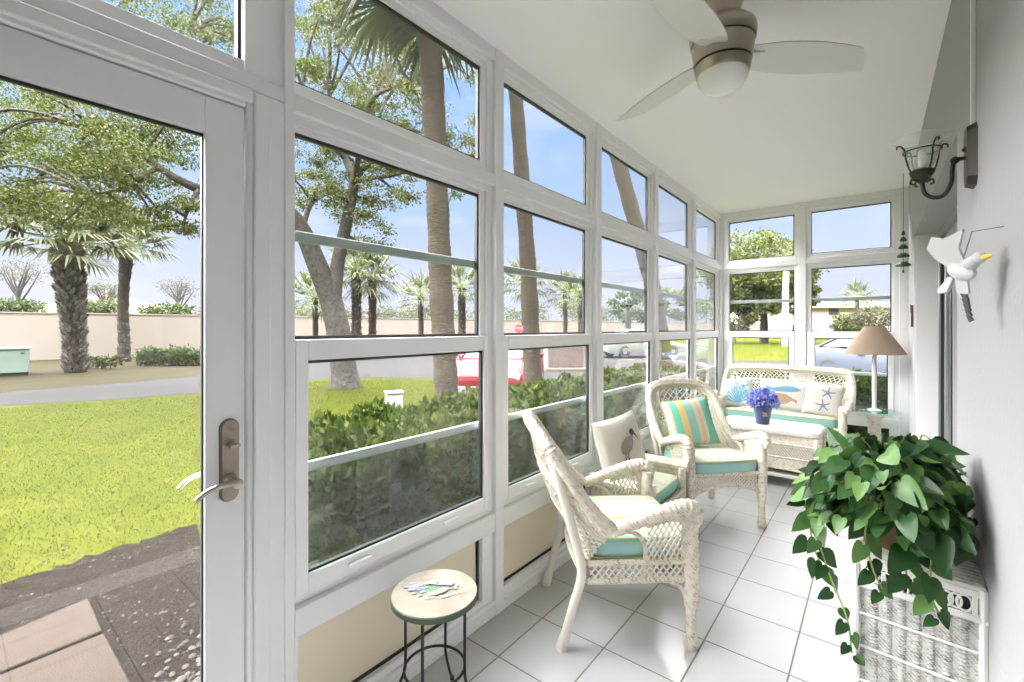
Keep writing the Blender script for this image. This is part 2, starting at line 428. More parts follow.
def blob_points(centers, radii, per, shell=0.55):
    out = []; nrm = []
    for c, r, k in zip(centers, radii, per):
        d = RNG.normal(size=(k, 3)); d /= np.linalg.norm(d, axis=1, keepdims=True)
        rr = shell + (1 - shell) * RNG.random((k, 1))
        out.append(np.array(c) + d * rr * np.array(r)); nrm.append(d)
    return np.vstack(out), np.vstack(nrm)
# ------------------------------------------------------------------ room shell
LX, EY, RX, CZ, BY = -1.442, 5.834, 0.245, 2.765, -2.46
Z_PB, Z_PT, Z_S0, Z_S1 = .10, .40, .41, .50           # knee pane, sill rail
Z_LB, Z_LT, Z_MB, Z_MT, Z_UT = .592, 1.293, 1.293, 1.362, 2.043
Z_TB, Z_TT = 2.20, 2.655

struct(MB().box(-1.60, .62, BY - .15, EY + .15, -.14, 0).build('floor', M_tile, smooth=False))
struct(MB().box(-1.62, .9, BY - .16, EY + .16, CZ, CZ + .12).build('ceiling', M_ceil, smooth=False))
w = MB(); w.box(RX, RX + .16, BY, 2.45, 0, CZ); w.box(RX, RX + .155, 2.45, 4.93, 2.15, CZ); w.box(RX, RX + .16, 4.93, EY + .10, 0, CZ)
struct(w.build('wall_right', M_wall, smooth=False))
struct(MB().box(-1.56, RX + .16, BY - .14, BY, 0, CZ).build('wall_back', M_wall, smooth=False))

posts = [(-.43, -.37), (.668, .700), (1.678, 1.74), (2.704, 2.772), (3.733, 3.80), (4.762, 4.83), (5.80, 5.834)]
w = MB()
w.box(LX - .066, LX, BY, -.43, 0, CZ)  # unseen solid stretch behind the camera, added to keep daylight off the near end
for a, b in posts: w.box(LX - .066, LX, a, b, 0, CZ)
for (a, b) in zip(posts[:-1], posts[1:]):
    y0, y1 = a[1], b[0]
    w.box(LX - .064, LX - .004, y0, y1, CZ - .062, CZ)
    if (a[0], b[0]) == (-.43, .668):
        w.box(LX - .064, LX - .004, y0, y1, 2.107, 2.152)
        continue
    w.box(LX - .064, LX - .003, y0, y1, Z_S0, Z_S1)
    w.box(LX - .064, LX - .004, y0, y1, 2.092, 2.152)
    w.box(LX - .064, LX - .002, y0, y1, 0, .052)
struct(w.build('wall_left', M_frame, bevel=.004))
w = MB()
eposts = [(LX - .066, LX + .012), (-.662, -.592), (.178, RX + .02)]
for a, b in eposts: w.box(a, b, EY, EY + .066, 0, CZ)
for a, b in zip(eposts[:-1], eposts[1:]):
    for z0, z1 in ((CZ - .062, CZ), (Z_S0, Z_S1), (2.092, 2.152), (0, .052)): w.box(a[1], b[0], EY + .003, EY + .064, z0, z1)
struct(w.build('wall_end', M_frame, bevel=.004))

WN = [0]
def window(plane, a, b, ml=.02, mr=.072, lml=.05, lmr=.072, knee='tan'):
    WN[0] += 1
    root = empty('window_%d' % WN[0], kind='structure')
    def bx(mb, a0, a1, d0, d1, z0, z1):
        if plane == 'x': mb.box(LX - d1, LX - d0, a0, a1, z0, z1)
        else: mb.box(a0, a1, EY + d0, EY + d1, z0, z1)
    def ring(mb, a0, a1, z0, z1, l, r, bt, tp, d0, d1):
        bx(mb, a0, a0 + l, d0, d1, z0, z1); bx(mb, a1 - r, a1, d0, d1, z0, z1)
        bx(mb, a0 + l, a1 - r, d0, d1, z0, z0 + bt); bx(mb, a0 + l, a1 - r, d0, d1, z1 - tp, z1)
    def gask(name, a0, a1, z0, z1, d):
        g = MB(); ring(g, a0 - .004, a1 + .004, z0 - .004, z1 + .004, .008, .014, .012, .014, d - .007, d + .010); return g.build(name, M_gasket, root, smooth=False)
    g0, g1 = a + ml, b - mr
    f = MB(); ring(f, a, b, 2.152, CZ - .062, ml, mr, Z_TB - 2.152, CZ - .062 - Z_TT, .034, .058)
    ring(f, a, b, 2.152, CZ - .062, max(ml - .012, .004), .038, .020, .020, .022, .034)
    f.build('transom_frame', M_sash, root, bevel=.003)
    p = MB(); bx(p, g0, g1, .048, .052, Z_TB, Z_TT); p.build('transom_pane', M_pane, root, smooth=False)
    gask('transom_gasket', g0, g1, Z_TB, Z_TT, .05)
    f = MB(); ring(f, a, b, Z_S1, 2.092, max(ml - .006, .004), .04, .03, .03, .026, .064); f.build('outer_frame', M_frame, root, bevel=.003)
    f = MB(); ring(f, a + .004, b - .04, Z_MB + .01, 2.062, g0 - a - .004, b - .04 - g1, Z_MT - Z_MB - .012, 2.062 - Z_UT, .04, .062); f.build('upper_sash', M_sash, root, bevel=.003)
    p = MB(); bx(p, g0, g1, .054, .058, Z_MT, Z_UT); p.build('upper_pane', M_pane, root, smooth=False)
    gask('upper_gasket', g0, g1, Z_MT + .004, Z_UT, .056)
    l0, l1 = a + lml, b - lmr
    f = MB(); ring(f, a + .006, b - .042, .531, Z_MT, l0 - a - .006, b - .042 - l1, Z_LB - .531, Z_MT - Z_LT, .012, .038); f.build('lower_sash', M_sash, root, bevel=.004)
    p = MB(); bx(p, l0, l1, .026, .030, Z_LB, Z_LT); p.build('lower_pane', M_pane, root, smooth=False)
    gask('lower_gasket', l0, l1, Z_LB, Z_LT, .03)
    for q in (.22, .74):
        y = l0 + (l1 - l0) * q; h = MB(); bx(h, y - .045, y + .045, -.004, .012, .556, .568); h.build('lift_handle', M_sash, root, bevel=.003)
    for z in (1.695, .915):
        r_ = MB(); bx(r_, a + .01, b - .01, .066, .080, z - .006, z + .030); r_.build('storm_rail', M_rail, root, bevel=.003)
    s_ = MB(); bx(s_, a + .02, b - .03, .066, .0665, .52, .918); s_.build('insect_screen', M_screen, root, smooth=False)
    f = MB(); ring(f, a, b, .052, Z_S0, .02 if plane == 'x' else .05, .075, Z_PB - .052, Z_S0 - Z_PT, .02, .072)
    bx(f, a, b, .004, .022, .052, .075); f.build('knee_frame', M_sash, root, bevel=.004)
    p = MB(); bx(p, a + .02, b - .075, .055, .07, Z_PB, Z_PT); p.build('knee_panel', M_tan if knee == 'tan' else M_screen, root, smooth=False)
    gask('knee_gasket', a + .02, b - .075, Z_PB, Z_PT, .052)
    return root
window('x', .700, 1.678, ml=.014)
for i in (2, 3, 4): window('x', posts[i][1], posts[i + 1][0])
window('x', 4.83, 5.80)
window('y', eposts[0][1], eposts[1][0], .06, .042, .10, .088, 'clear')
window('y', eposts[1][1], eposts[2][0], .046, .058, .077, .085, 'clear')

# garden door with its transom
d = empty('door_1', kind='structure')
f = MB(); f.box(LX - .11, LX - .006, .56, .672, 0, 2.107); f.box(LX - .11, LX - .006, -.37, -.335, 0, 2.107); f.box(LX - .11, LX - .006, -.335, .56, 2.052, 2.107)
f.box(LX - .012, LX + .006, .575, .625, 0, 2.100); f.box(LX - .012, LX + .006, -.335, .575, 2.066, 2.105)
f.build('door_frame', M_frame, d, bevel=.006)
f = MB(); f.box(LX - .055, LX - .014, .455, .556, .012, 2.048); f.box(LX - .055, LX - .014, -.331, -.225, .012, 2.048)
f.box(LX - .055, LX - .014, -.225, .455, .012, .24); f.box(LX - .055, LX - .014, -.225, .455, 1.944, 2.048)
f.build('door_leaf', M_frame, d, bevel=.003)
MB().box(LX - .036, LX - .032, -.225, .455, .24, 1.944).build('door_pane', M_pane, d, smooth=False)
g = MB(); 
for (y0, y1, z0, z1) in ((-.229, -.219, .24, 1.944), (.4515, .459, .236, 1.948), (-.225, .455, .236, .247), (-.225, .455, 1.937, 1.948)): g.box(LX - .040, LX - .028, y0, y1, z0, z1)
g.build('door_gasket', M_gasket, d, smooth=False)
f = MB(); f.frame(-.37, .672, 2.152, CZ - .062, .05, 'x', LX - .10, LX - .034); f.box(LX - .10, LX - .02, .56, .672, 2.152, CZ - .062)
f.build('transom_frame', M_sash, d, bevel=.003)
MB().box(LX - .052, LX - .048, -.32, .56, Z_TB, Z_TT).build('transom_pane', M_pane, d, smooth=False)
g = MB(); g.box(LX - .06, LX - .038, .546, .556, Z_TB, Z_TT); g.box(LX - .06, LX - .038, -.32, .556, Z_TT - .01, Z_TT + .002); g.build('transom_gasket', M_gasket, d, smooth=False)
f = MB()
pl = []
for k in range(24):
    a = 2 * PI * k / 24
    pl.append((.515 + .027 * math.cos(a), 1.02 + (.093 if math.sin(a) >= 0 else -.093) + .027 * math.sin(a)))
f.prism(pl, lambda p: V((LX - .015, p[0], p[1])), lambda p: V((LX - .002, .515 + (p[0] - .515) * .82, 1.02 + (p[1] - 1.02) * .965)))
f.build('handle_plate', M_nickel, d)
def lever(x0, sgn):
    f = MB()
    f.lathe([(.021, 0), (.021, .006), (.012, .012), (.011, .038), (.014, .044), (.014, .056), (.006, .060)], 16, Matrix.Translation((x0, .515, .965)) @ Matrix.Rotation(sgn * PI / 2, 4, 'Y'))
    pts = spline([(x0 + sgn * .05, .522, .966), (x0 + sgn * .053, .494, .969), (x0 + sgn * .054, .465, .969), (x0 + sgn * .052, .437, .960), (x0 + sgn * .048, .416, .944)], 6)
    f.tube(pts, [.0095 - .003 * i / len(pts) for i in range(len(pts))], 10); return f
lever(LX - .004, 1).build('lever_handle', M_nickel_l, d)
f = lever(LX - .052, -1); f.box(LX - .066, LX - .054, .49, .54, .90, 1.14); f.build('outer_lever', M_nickel_l, d)
f = MB(); f.ell((LX + .006, .515, 1.065), (.010, .008, .008)); f.box(LX + .010, LX + .026, .505, .531, 1.061, 1.069); f.build('thumb_turn', M_nickel_l, d)

# sliding door in the right wall recess
d = empty('door_2', kind='structure')
f = MB()
f.frame(2.45, 4.93, .0, 2.15, .05, 'x', RX + .14, RX + .24)
f.box(RX + .165, RX + .20, 4.74, 4.83, .05, 2.10); f.box(RX + .20, RX + .235, 3.60, 3.69, .05, 2.10); f.box(RX + .165, RX + .2, 3.66, 3.74, .05, 2.10)
f.box(RX + .165, RX + .20, 3.74, 4.74, .05, .15); f.box(RX + .165, RX + .20, 3.74, 4.74, 2.02, 2.10); f.box(RX + .2, RX + .235, 2.50, 3.60, .05, .15); f.box(RX + .2, RX + .235, 2.5, 3.6, 2.02, 2.10); f.box(RX + .2, RX + .235, 2.5, 2.58, .05, 2.1)
f.build('sliding_frame', M_alu, d, bevel=.003)
g = MB(); g.box(RX + .15, RX + .21, 4.832, 4.878, .05, 2.10); g.build('dark_channel', M_dark, d, smooth=False)
g = MB(); g.box(RX + .18, RX + .185, 3.74, 4.74, .15, 2.02); g.box(RX + .215, RX + .22, 2.58, 3.60, .15, 2.02); g.build('sliding_pane', M_pane, d, smooth=False)
c = MB(); c.grid(lambda u, v: (RX + .30 + .012 * math.sin(u * 150), 2.46 + u * 2.46, .03 + v * 2.1), 160, 2, .002); c.build('curtain', M_linen, d)
struct(MB().box(RX + .36, RX + .40, 2.3, 5.1, 0, CZ).build('trim_1', M_wall, smooth=False))
f = MB(); f.box(RX + .005, RX + .15, 4.925, 4.94, 0, 2.16)
struct(f.build('trim_2', M_frame, bevel=.003))
b_ = MB(); b_.box(RX - .012, RX, BY, 2.45, 0, .085); struct(b_.build('baseboard_right', M_frame, bevel=.003))

# ------------------------------------------------------------------ ceiling fan
fan = empty('ceiling_fan', (-.49, 1.99, CZ), label='brushed nickel ceiling fan with three white blades and a frosted dome light', cat='ceiling fan')
f = MB(); f.lathe([(.085, 0), (.088, -.012), (.082, -.03), (.066, -.075), (.068, -.105), (.078, -.115), (.078, -.13)], 40); f.build('canopy', M_fanmetal, fan)
f = MB(); f.lathe([(.078, -.128), (.108, -.134), (.124, -.150), (.127, -.170), (.124, -.200), (.121, -.204)], 48)
f.lathe([(.119, -.210), (.110, -.286)], 48); f.lathe([(.108, -.294), (.102, -.328), (.096, -.334)], 48); f.build('motor_housing', M_fanmetal, fan)
f = MB(); f.lathe([(.112, -.200), (.114, -.212)], 40); f.lathe([(.102, -.282), (.103, -.298)], 40); f.build('dark_groove', M_black, fan)
f = MB(); f.lathe([(.0965, -.326), (.0975, -.334), (.094, -.352), (.080, -.378), (.055, -.397), (.028, -.406), (.0001, -.409)], 40); f.build('dome_light', M_globe, fan)
for i, ang in enumerate((41, 154, 265)):
    f = MB()
    def bl(u, v):
        L = .095 + u * .53
        lead = .052 + .030 * math.sin(PI * min(1, u * 1.05) ** .8); trail = -.045 - .035 * math.sin(PI * min(1, u * .98) ** .9)
        if u > .86: trail += (u - .86) / .14 * .085
        y = trail + (lead - trail) * v
        return V((L, y, -.245 + y * math.tan(math.radians(-13)) - .012 * u))
    f.grid(bl, 26, 8, .006)
    f.box(.07, .16, -.03, .03, -.252, -.240)
    o = f.build('fan_blade', M_blade, fan); o.rotation_euler = (0, 0, math.radians(ang))
# ------------------------------------------------------------------ wall sconce
sc = empty('wall_sconce', (RX, 2.04, 1.945), label='dark bronze wall sconce with clear flared glass shade above the gull ornament', cat='wall lamp')
f = MB(); oct_ = [(-.035, -.098), (.035, -.098), (.052, -.075), (.052, .075), (.03, .098), (-.03, .098), (-.052, .075), (-.052, -.075)]
f.prism(oct_, lambda p: V((0, p[0], p[1])), lambda p: V((-.022, p[0] * .72, p[1] * .92))); f.build('back_plate', M_bronze, sc, smooth=False)
f = MB(); cx_, cz_ = -.125, -.035
f.tube(spline([(-.018, 0, -.002), (-.045, 0, -.004), (-.052, 0, -.03), (-.055, 0, -.075), (-.072, 0, -.112), (-.098, 0, -.115), (-.119, 0, -.095), (cx_, 0, -.058)], 6), .0062, 10)
f.ell((-.046, 0, -.004), .012); f.ell((-.024, 0, .025), .007); f.build('arm', M_bronze, sc)
f = MB(); f.lathe([(.008, -.062), (.016, -.052), (.030, -.035), (.034, -.022), (.028, -.018), (.0001, -.018)], 20, Matrix.Translation((cx_, 0, 0)))
for k in range(4):
    a = k * PI / 2 + .5; c_, s_ = math.cos(a), math.sin(a)
    f.tube(spline([(cx_ + c_ * .012, s_ * .012, -.055), (cx_ + c_ * .03, s_ * .03, -.05), (cx_ + c_ * .034, s_ * .034, -.062), (cx_ + c_ * .024, s_ * .024, -.066)], 5), .003, 6)
f.build('cup', M_bronze, sc)
f = MB(); f.lathe([(.024, -.018), (.036, .004), (.041, .03), (.045, .055), (.056, .072), (.075, .084), (.080, .088), (.077, .088), (.055, .075), (.042, .057), (.038, .03), (.033, .006), (.022, -.014)], 32, Matrix.Translation((cx_, 0, 0)), cap=False); f.build('glass_shade', M_clear, sc)
f = MB()
ringz = .045
f.tube([(cx_ + .049 * math.cos(2 * PI * k / 24), .049 * math.sin(2 * PI * k / 24), ringz) for k in range(24)], .0026, 6, closed=True)
for k in range(4):
    a = k * PI / 2 + .5; c_, s_ = math.cos(a), math.sin(a)
    f.tube(spline([(cx_ + c_ * .016, s_ * .016, -.045), (cx_ + c_ * .037, s_ * .037, -.015), (cx_ + c_ * .047, s_ * .047, .02), (cx_ + c_ * .050, s_ * .050, ringz), (cx_ + c_ * .062, s_ * .062, .064), (cx_ + c_ * .074, s_ * .074, .062), (cx_ + c_ * .074, s_ * .074, .053)], 5), .0026, 6)
f.build('wire_cage', M_bronze, sc)
MB().lathe([(.010, -.01), (.012, .02), (.010, .045), (.0001, .05)], 12, Matrix.Translation((cx_, 0, 0))).build('bulb', M_globe, sc)
MB().box(-.012, 0, -.02, -.004, .09, CZ - 1.945).build('conduit', M_frame, sc, bevel=.002)

# ------------------------------------------------------------------ tiered wind chime by the corner
ch = empty('wind_chime', (.188, 5.30, 2.30), label='verdigris wind chime of stacked bells hanging beside the corner', cat='wind chime')
f = MB(); f.tube([(0, 0, CZ - 2.30), (0, 0, -.40)], .0022, 6); f.build('cord', M_charcoal, ch)
for k, (z, r) in enumerate(((-.07, .014), (-.125, .025), (-.19, .034), (-.265, .044), (-.345, .054))):
    f = MB(); f.lathe([(.004, z + .03), (r * .45, z + .028), (r, z + .004), (r, z - .008), (r * .5, z + .006)], 16); f.build('bell', M_copper, ch)
f = MB(); f.ell((0, 0, -.40), (.009, .009, .014)); f.build('clapper', M_copper, ch)

# ------------------------------------------------------------------ gull ornament
gu = empty('gull_ornament', (.170, 1.62, 1.545), .5, label='white flying gull ornament with yellow beak hanging on the right wall', cat='wall ornament')
f = MB(); f.ell((0, 0, 0), (.022, .055, .028), 14, 10, Matrix.Rotation(.35, 3, 'X')); f.ell((.004, -.062, .034), (.016, .021, .018)); f.tube([(0, -.03, .015), (.003, -.055, .03)], [.022, .016], 10)
f.prism([(.05, -.012), (.10, -.055), (.085, -.065), (.055, -.06), (.03, -.02)], lambda p: V((-.004, p[0], p[1])), lambda p: V((.006, p[0], p[1]))); f.build('body', M_gull, gu)
f = MB(); f.lathe([(.009, 0), (.007, .018), (.0001, .034)], 10, Matrix.Translation((.004, -.078, .032)) @ Matrix.Rotation(PI / 2 - .05, 4, 'X')); f.build('beak', M_yellow, gu)
def wing(tip, pts, M2=None):
    f = MB(); f.prism(pts, lambda p: V((p[2], p[0], p[1])), lambda p: V((p[2] + .006, p[0], p[1]))); return f
wing(0, [(-.02, .01, 0), (.035, .005, 0), (.07, .05, -.03), (.075, .085, -.05), (.045, .12, -.055), (.0, .105, -.05), (-.075, .118, -.05), (-.075, .108, -.05), (-.03, .07, -.03)]).build('upper_wing', M_gull, gu)
wing(0, [(-.02, -.01, 0), (.03, -.015, 0), (.04, -.06, .012), (.028, -.085, .018), (-.005, -.07, .016)]).build('lower_wing', M_gull, gu)
f = MB()
for k in range(5):
    f.prism([(.028 - k * .006, -.068 - k * .018), (.004 - k * .003, -.074 - k * .017), (-.012 - k * .004 + .006, -.100 - k * .014), (.012 - k * .005, -.094 - k * .017)], lambda p: V((.014, p[0], p[1])), lambda p: V((.020, p[0], p[1])))
f.build('wing_tip', M_charcoal, gu, smooth=False)
f = MB(); f.tube([(.0, .0, .02), (.05, .03, .13), (.088, -.046, .13)], .0014, 5); f.ell((.088, -.046, .13), .005); f.build('hanger', M_charcoal, gu)
gu.scale = (.8, .8, .8)

th = empty('wall_thermometer', (RX, 5.10, 1.51), label='slim dark red wooden wall ornament near the far corner', cat='wall ornament')
f = MB(); f.box(-.016, 0, -.024, .024, -.10, .06); f.lathe([(.024, -.016), (.024, 0)], 16, Matrix.Translation((0, 0, .06)) @ Matrix.Rotation(PI / 2, 4, 'Y')); f.build('plaque', M_mahog, th, bevel=.002)
f = MB(); f.box(-.02, -.016, -.006, .006, .02, .09); f.build('dark_hook', M_black, th, smooth=False)
# ------------------------------------------------------------------ wicker seating
def wicker_seat(name, label, cat, loc, rz, sx=1.0, sy=1.0, zmap=None, group=None):
    xs, ys = zmap if zmap else ([0, 2], [0, 2])
    def T(p): return V((p[0] * sx, p[1] * sy, interp(xs, ys, p[2])))
    root = empty(name, loc, rz, label, cat, group)
    nx = max(1, round(sx))
    rimR = [(.300, -.345, .535), (.300, -.43, .615), (.298, -.52, .735), (.285, -.59, .84), (.25, -.635, .905), (.19, -.66, .935), (.10, -.675, .948), (0, -.68, .952)]
    if sx > 1.5: rimR = [(.300, -.345, .535), (.304, -.42, .61), (.305, -.50, .73), (.302, -.565, .85), (.294, -.605, .93), (.272, -.63, .978), (.14, -.65, .998), (0, -.654, 1.003)]
    rim = spline([(-x, y, z) for x, y, z in rimR] + list(reversed(rimR[:-1])), 8)
    Ls = [0]
    for i in range(len(rim) - 1): Ls.append(Ls[-1] + (V((rim[i + 1].x * sx, rim[i + 1].y, rim[i + 1].z)) - V((rim[i].x * sx, rim[i].y, rim[i].z))).length)
    def rimp(u):
        t = u * Ls[-1]
        return V([float(np.interp(t, Ls, [p[k] for p in rim])) for k in range(3)])
    def back(u, v):
        t = rimp(u); b = V(((u * 2 - 1) * .262, -.445 - .02 * (1 - abs(u * 2 - 1)), .385))
        p = b.lerp(t, v); p.y -= .035 * math.sin(PI * v) * math.sin(PI * u); return T(p)
    # backrest
    bk = MB(); rp = [T(p) for p in rim]
    bk.tube(rp, .027, 12, braid=.17, strands=3, pitch=.045)
    bk.tube([p + V((0, .024, -.012)) for p in rp[4:-4]], .013, 8, braid=.12, strands=2, pitch=.03)
    bk.grid(lambda u, v: back(u, .91 + v * .08), 44 * nx, 3, .012)
    for v in (.02, .33, .62, .70, .91): bk.tube([back(i / 40, v) for i in range(41)], .008, 6)
    for k in range(4 * nx - 1): 
        u = (k + 1) / (4 * nx); bk.tube([back(u, v / 12) for v in range(13)], .0065, 6)
    bko = bk.build('backrest', M_wick, root)
    la = MB(); la.lattice(back, 23 * nx, 10, .0043, 26, n=4); la.build('back_weave', M_strand, bko)
    # seat frame and aprons
    sf = MB()
    sf.box(*sorted((-.262 * sx, .262 * sx)), -.45 * sy, -.01, T((0, 0, .368)).z, T((0, 0, .385)).z)
    for z in (.385, .305):
        for s_ in (-1, 1): sf.tube([T((s_ * .275, y, z)) for y in np.linspace(0, -.45, 10)], .013, 8, braid=.12, strands=2, pitch=.03)
        sf.tube([T((x, -.452 - .02 * (1 - (x / .27) ** 2), z)) for x in np.linspace(-.27, .27, 13)], .012, 8)
    sf.tube([T((x, .006, .385)) for x in np.linspace(-.27, .27, 12)], .015, 8, braid=.12, strands=2, pitch=.03)
    def arch(x):
        q = min(1, (.26 - abs(x)) * (sx) / .14) if sx > 1.5 else max(0.0, math.cos(min(1, abs(x) / .26) * PI / 2)) ** .6
        return .225 + .085 * max(0, q) ** .8
    sf.tube([T((x, .006, arch(x))) for x in np.linspace(-.262, .262, 30)], .012, 8, braid=.12, strands=2, pitch=.03)
    sfo = sf.build('seat_frame', M_wick, root)
    la = MB()
    la.lattice(lambda u, v: T(((u * 2 - 1) * .262, .006, arch((u * 2 - 1) * .262) * (1 - v) + .385 * v)), 20 * nx, 3.6, .0042, 6)
    for s_ in (-1, 1): la.lattice(lambda u, v: T((s_ * .276, -.45 * u, .305 + .08 * v)), 15, 2.2, .0042, 5)
    la.lattice(lambda u, v: T(((u * 2 - 1) * .27, -.455, .305 + .08 * v)), 18 * nx, 2.4, .0042, 5)
    la.build('apron_weave', M_strand, sfo)
    # arms
    for s_ in (-1, 1):
        ar = MB()
        top = spline([(s_ * .300, -.345, .532), (s_ * .303, -.24, .572), (s_ * .303, -.12, .612), (s_ * .302, -.04, .632), (s_ * .298, .008, .622), (s_ * .292, .024, .585), (s_ * .284, .016, .545)], 8)
        R = [.025 + .006 * min(1, i / 14) - .010 * max(0, (i - 38) / 10) for i in range(len(top))]
        ar.tube([T(p) for p in top], R, 12, braid=.17, strands=3, pitch=.045)
        ach = spline([(s_ * .280, -.200, .385), (s_ * .281, -.203, .455), (s_ * .285, -.232, .505), (s_ * .29, -.285, .528), (s_ * .297, -.34, .53)], 7)
        ar.tube([T(p) for p in ach], .010, 8, braid=.12, strands=2, pitch=.03)
        def panel(u, v):
            y = -.20 * u
            zt = interp([-.24, -.12, -.03, .03], [.553, .592, .608, .60], y)
            return T((s_ * (.279 + .016 * v), y, .385 + (zt - .385) * v))
        ar.grid(lambda u, v: panel(u, .86 + .16 * v), 10, 3, .008)
        ar.grid(lambda u, v: panel(u * .22, v), 4, 8, .008)
        aro = ar.build('arm', M_wick, root)
        la = MB(); la.lattice(panel, 8, 5.0, .0044, 12); la.build('arm_weave', M_strand, aro)
    # legs
    for s_ in (-1, 1):
        lg = MB(); P = [T((s_ * .274, .004, z)) for z in np.linspace(.60, .185, 26)]
        lg.tube(P, [.030 + .004 * math.sin(PI * i / 25) for i in range(26)], 12, braid=.17, strands=3, pitch=.05)
        lg.lathe([(.021, .20), (.020, .06), (.024, .055), (.031, .045), (.032, .02), (.022, .0)], 16, Matrix.Translation((s_ * .274 * sx, .004, 0)))
        lg.tube([T(p) for p in spline([(s_ * .272, -.012, .20), (s_ * .272, -.035, .262), (s_ * .272, -.10, .305)], 6)], .011, 8)
        lg.build('leg', M_wick, root)
        lg = MB(); P = spline([(s_ * .252, -.565, .0), (s_ * .258, -.515, .18), (s_ * .262, -.475, .345), (s_ * .274, -.515, .52), (s_ * .286, -.572, .72), (s_ * .270, -.612, .84)], 7)
        lg.tube([T(p) for p in P], [.020 if i > 2 else .024 for i in range(len(P))], 10)
        lg.build('leg', M_pole, root)
    return root, T

def cushion(label, loc, rz, hw, y0, y1, z0, z1, mt, group=None):
    n = 64; cy = (y0 + y1) / 2; hy = abs(y1 - y0) / 2
    def ol(k, ins):
        a = 2 * PI * k / n; c, s = math.cos(a), math.sin(a); e = 2 / 9
        return (math.copysign(abs(c) ** e, c) * (hw - ins), cy + math.copysign(abs(s) ** e, s) * (hy - ins))
    rings = [(.02, z0, 0), (.003, z0 + .006, 0), (-.006, (z0 + z1) / 2, 1), (.002, z1 - .006, 1), (.012, z1 + .001, 0), (.05, z1 + .008, 0)]
    mb = MB(); vs = []; fs = []; ms = []
    for ins, z, _ in rings: vs += [(*ol(k, ins), z) for k in range(n)]
    for j in range(len(rings) - 1):
        for k in range(n): fs.append((j * n + k, j * n + (k + 1) % n, (j + 1) * n + (k + 1) % n, (j + 1) * n + k)); ms.append(1 if rings[j + 1][2] else 0)
    base = len(rings) - 1
    for q in (.66, .33):
        vs += [(ol(k, .05)[0] * q, cy + (ol(k, .05)[1] - cy) * q, z1 + .008 + .012 * (1 - q)) for k in range(n)]
        for k in range(n): fs.append((base * n + k, base * n + (k + 1) % n, (base + 1) * n + (k + 1) % n, (base + 1) * n + k)); ms.append(0)
        base += 1
    vs.append((0, cy, z1 + .020)); fs += [(base * n + k, base * n + (k + 1) % n, len(vs) - 1) for k in range(n)]; ms += [0] * n
    fs.append(tuple(reversed(range(n)))); ms.append(0)
    mb.v, mb.f, mb.m = vs, fs, ms
    o = mb.build('seat_cushion', [mt, M_teal]); place(o, loc, rz); tag(o, label, 'cushion', group)
    pp = MB()
    for z in (z0 + .006, z1 - .003): pp.tube([(*ol(k, -.001), z) for k in range(n)], .0045, 6, closed=True)
    pp.build('piping', M_pipe, o)
    return o

def pillow_y(x, z, w, h, t):
    a = max(0, 1 - abs(2 * x / w) ** 2.4); b_ = max(0, 1 - abs(2 * z / h) ** 2.4)
    return t * (a * b_) ** .42
def pillow(label, loc, rz, tilt, roll, w, h, t, mt, motifs=(), piping=None, mback=None, group=None):
    mb = MB(); N = 22
    def q(u, v, sg):
        x = (u - .5) * w; z = (v - .5) * h
        y = pillow_y(x, z, w, h, t) * sg
        px = x * (1 - .07 * (1 - (2 * z / h) ** 2) * abs(2 * x / w) ** 3); pz = z * (1 - .07 * (1 - (2 * x / w) ** 2) * abs(2 * z / h) ** 3)
        return V((px, y, pz))
    mb.grid(lambda u, v: q(1 - u, v, 1), N, N)
    mb.mi = 1; mb.grid(lambda u, v: q(u, v, -1), N, N)
    o = mb.build('throw_pillow', [mt, mback or mt])
    o.location = loc; o.rotation_mode = 'QUATERNION'
    o.rotation_quaternion = Quaternion((0, 0, 1), rz) @ Quaternion((1, 0, 0), tilt) @ Quaternion((0, 1, 0), roll)
    tag(o, label, 'cushion', group)
    if piping:
        pp = MB(); pts = [q(i / 20, 0, 1) for i in range(20)] + [q(1, i / 20, 1) for i in range(20)] + [q(1 - i / 20, 1, 1) for i in range(20)] + [q(0, 1 - i / 20, 1) for i in range(20)]
        pp.tube(pts, .006, 6, closed=True); pp.build('piping', piping, o)
    for nm, polys, mm in motifs:
        bm = bmesh.new()
        for poly in polys:
            vv_ = [bm.verts.new((p[0], 0, p[1])) for p in poly]
            if len(poly) == 25:
                cn = bm.verts.new((sum(p[0] for p in poly) / 25, 0, sum(p[1] for p in poly) / 25))
                for q_ in range(25): bm.faces.new((cn, vv_[q_], vv_[(q_ + 1) % 25]))
            else: bm.faces.new(vv_)
        bmesh.ops.triangulate(bm, faces=bm.faces[:], ngon_method='EAR_CLIP')
        for _ in range(3):
            ee = [e for e in bm.edges if e.calc_length() > .016]
            if ee: bmesh.ops.subdivide_edges(bm, edges=ee, cuts=1, use_grid_fill=True)
            bmesh.ops.triangulate(bm, faces=[f for f in bm.faces if len(f.verts) > 4])
        for v_ in bm.verts: v_.co.y = pillow_y(v_.co.x, v_.co.z, w, h, t) + .0022
        me = bpy.data.meshes.new(nm); bm.to_mesh(me); bm.free(); me.materials.append(mm)
        mo = bpy.data.objects.new(nm, me); C.objects.link(mo); mo.parent = o
    return o
def star(cx, cz, R, r, rot=0, n=5): 
    out = []
    for k in range(n):
        a = rot + 2 * PI * k / n; 
        for da, q in ((-.30, r), (-.10, R * .86), (0, R), (.10, R * .86), (.30, r)):
            out.append((cx + q * math.cos(a + da * (1 if q == r else 1.0)), cz + q * math.sin(a + da)))
    return out
def ellp(cx, cz, a, b_, rot=0, n=20): return [(cx + a * math.cos(t) * math.cos(rot) - b_ * math.sin(t) * math.sin(rot), cz + a * math.cos(t) * math.sin(rot) + b_ * math.sin(t) * math.cos(rot)) for t in [2 * PI * k / n for k in range(n)]]

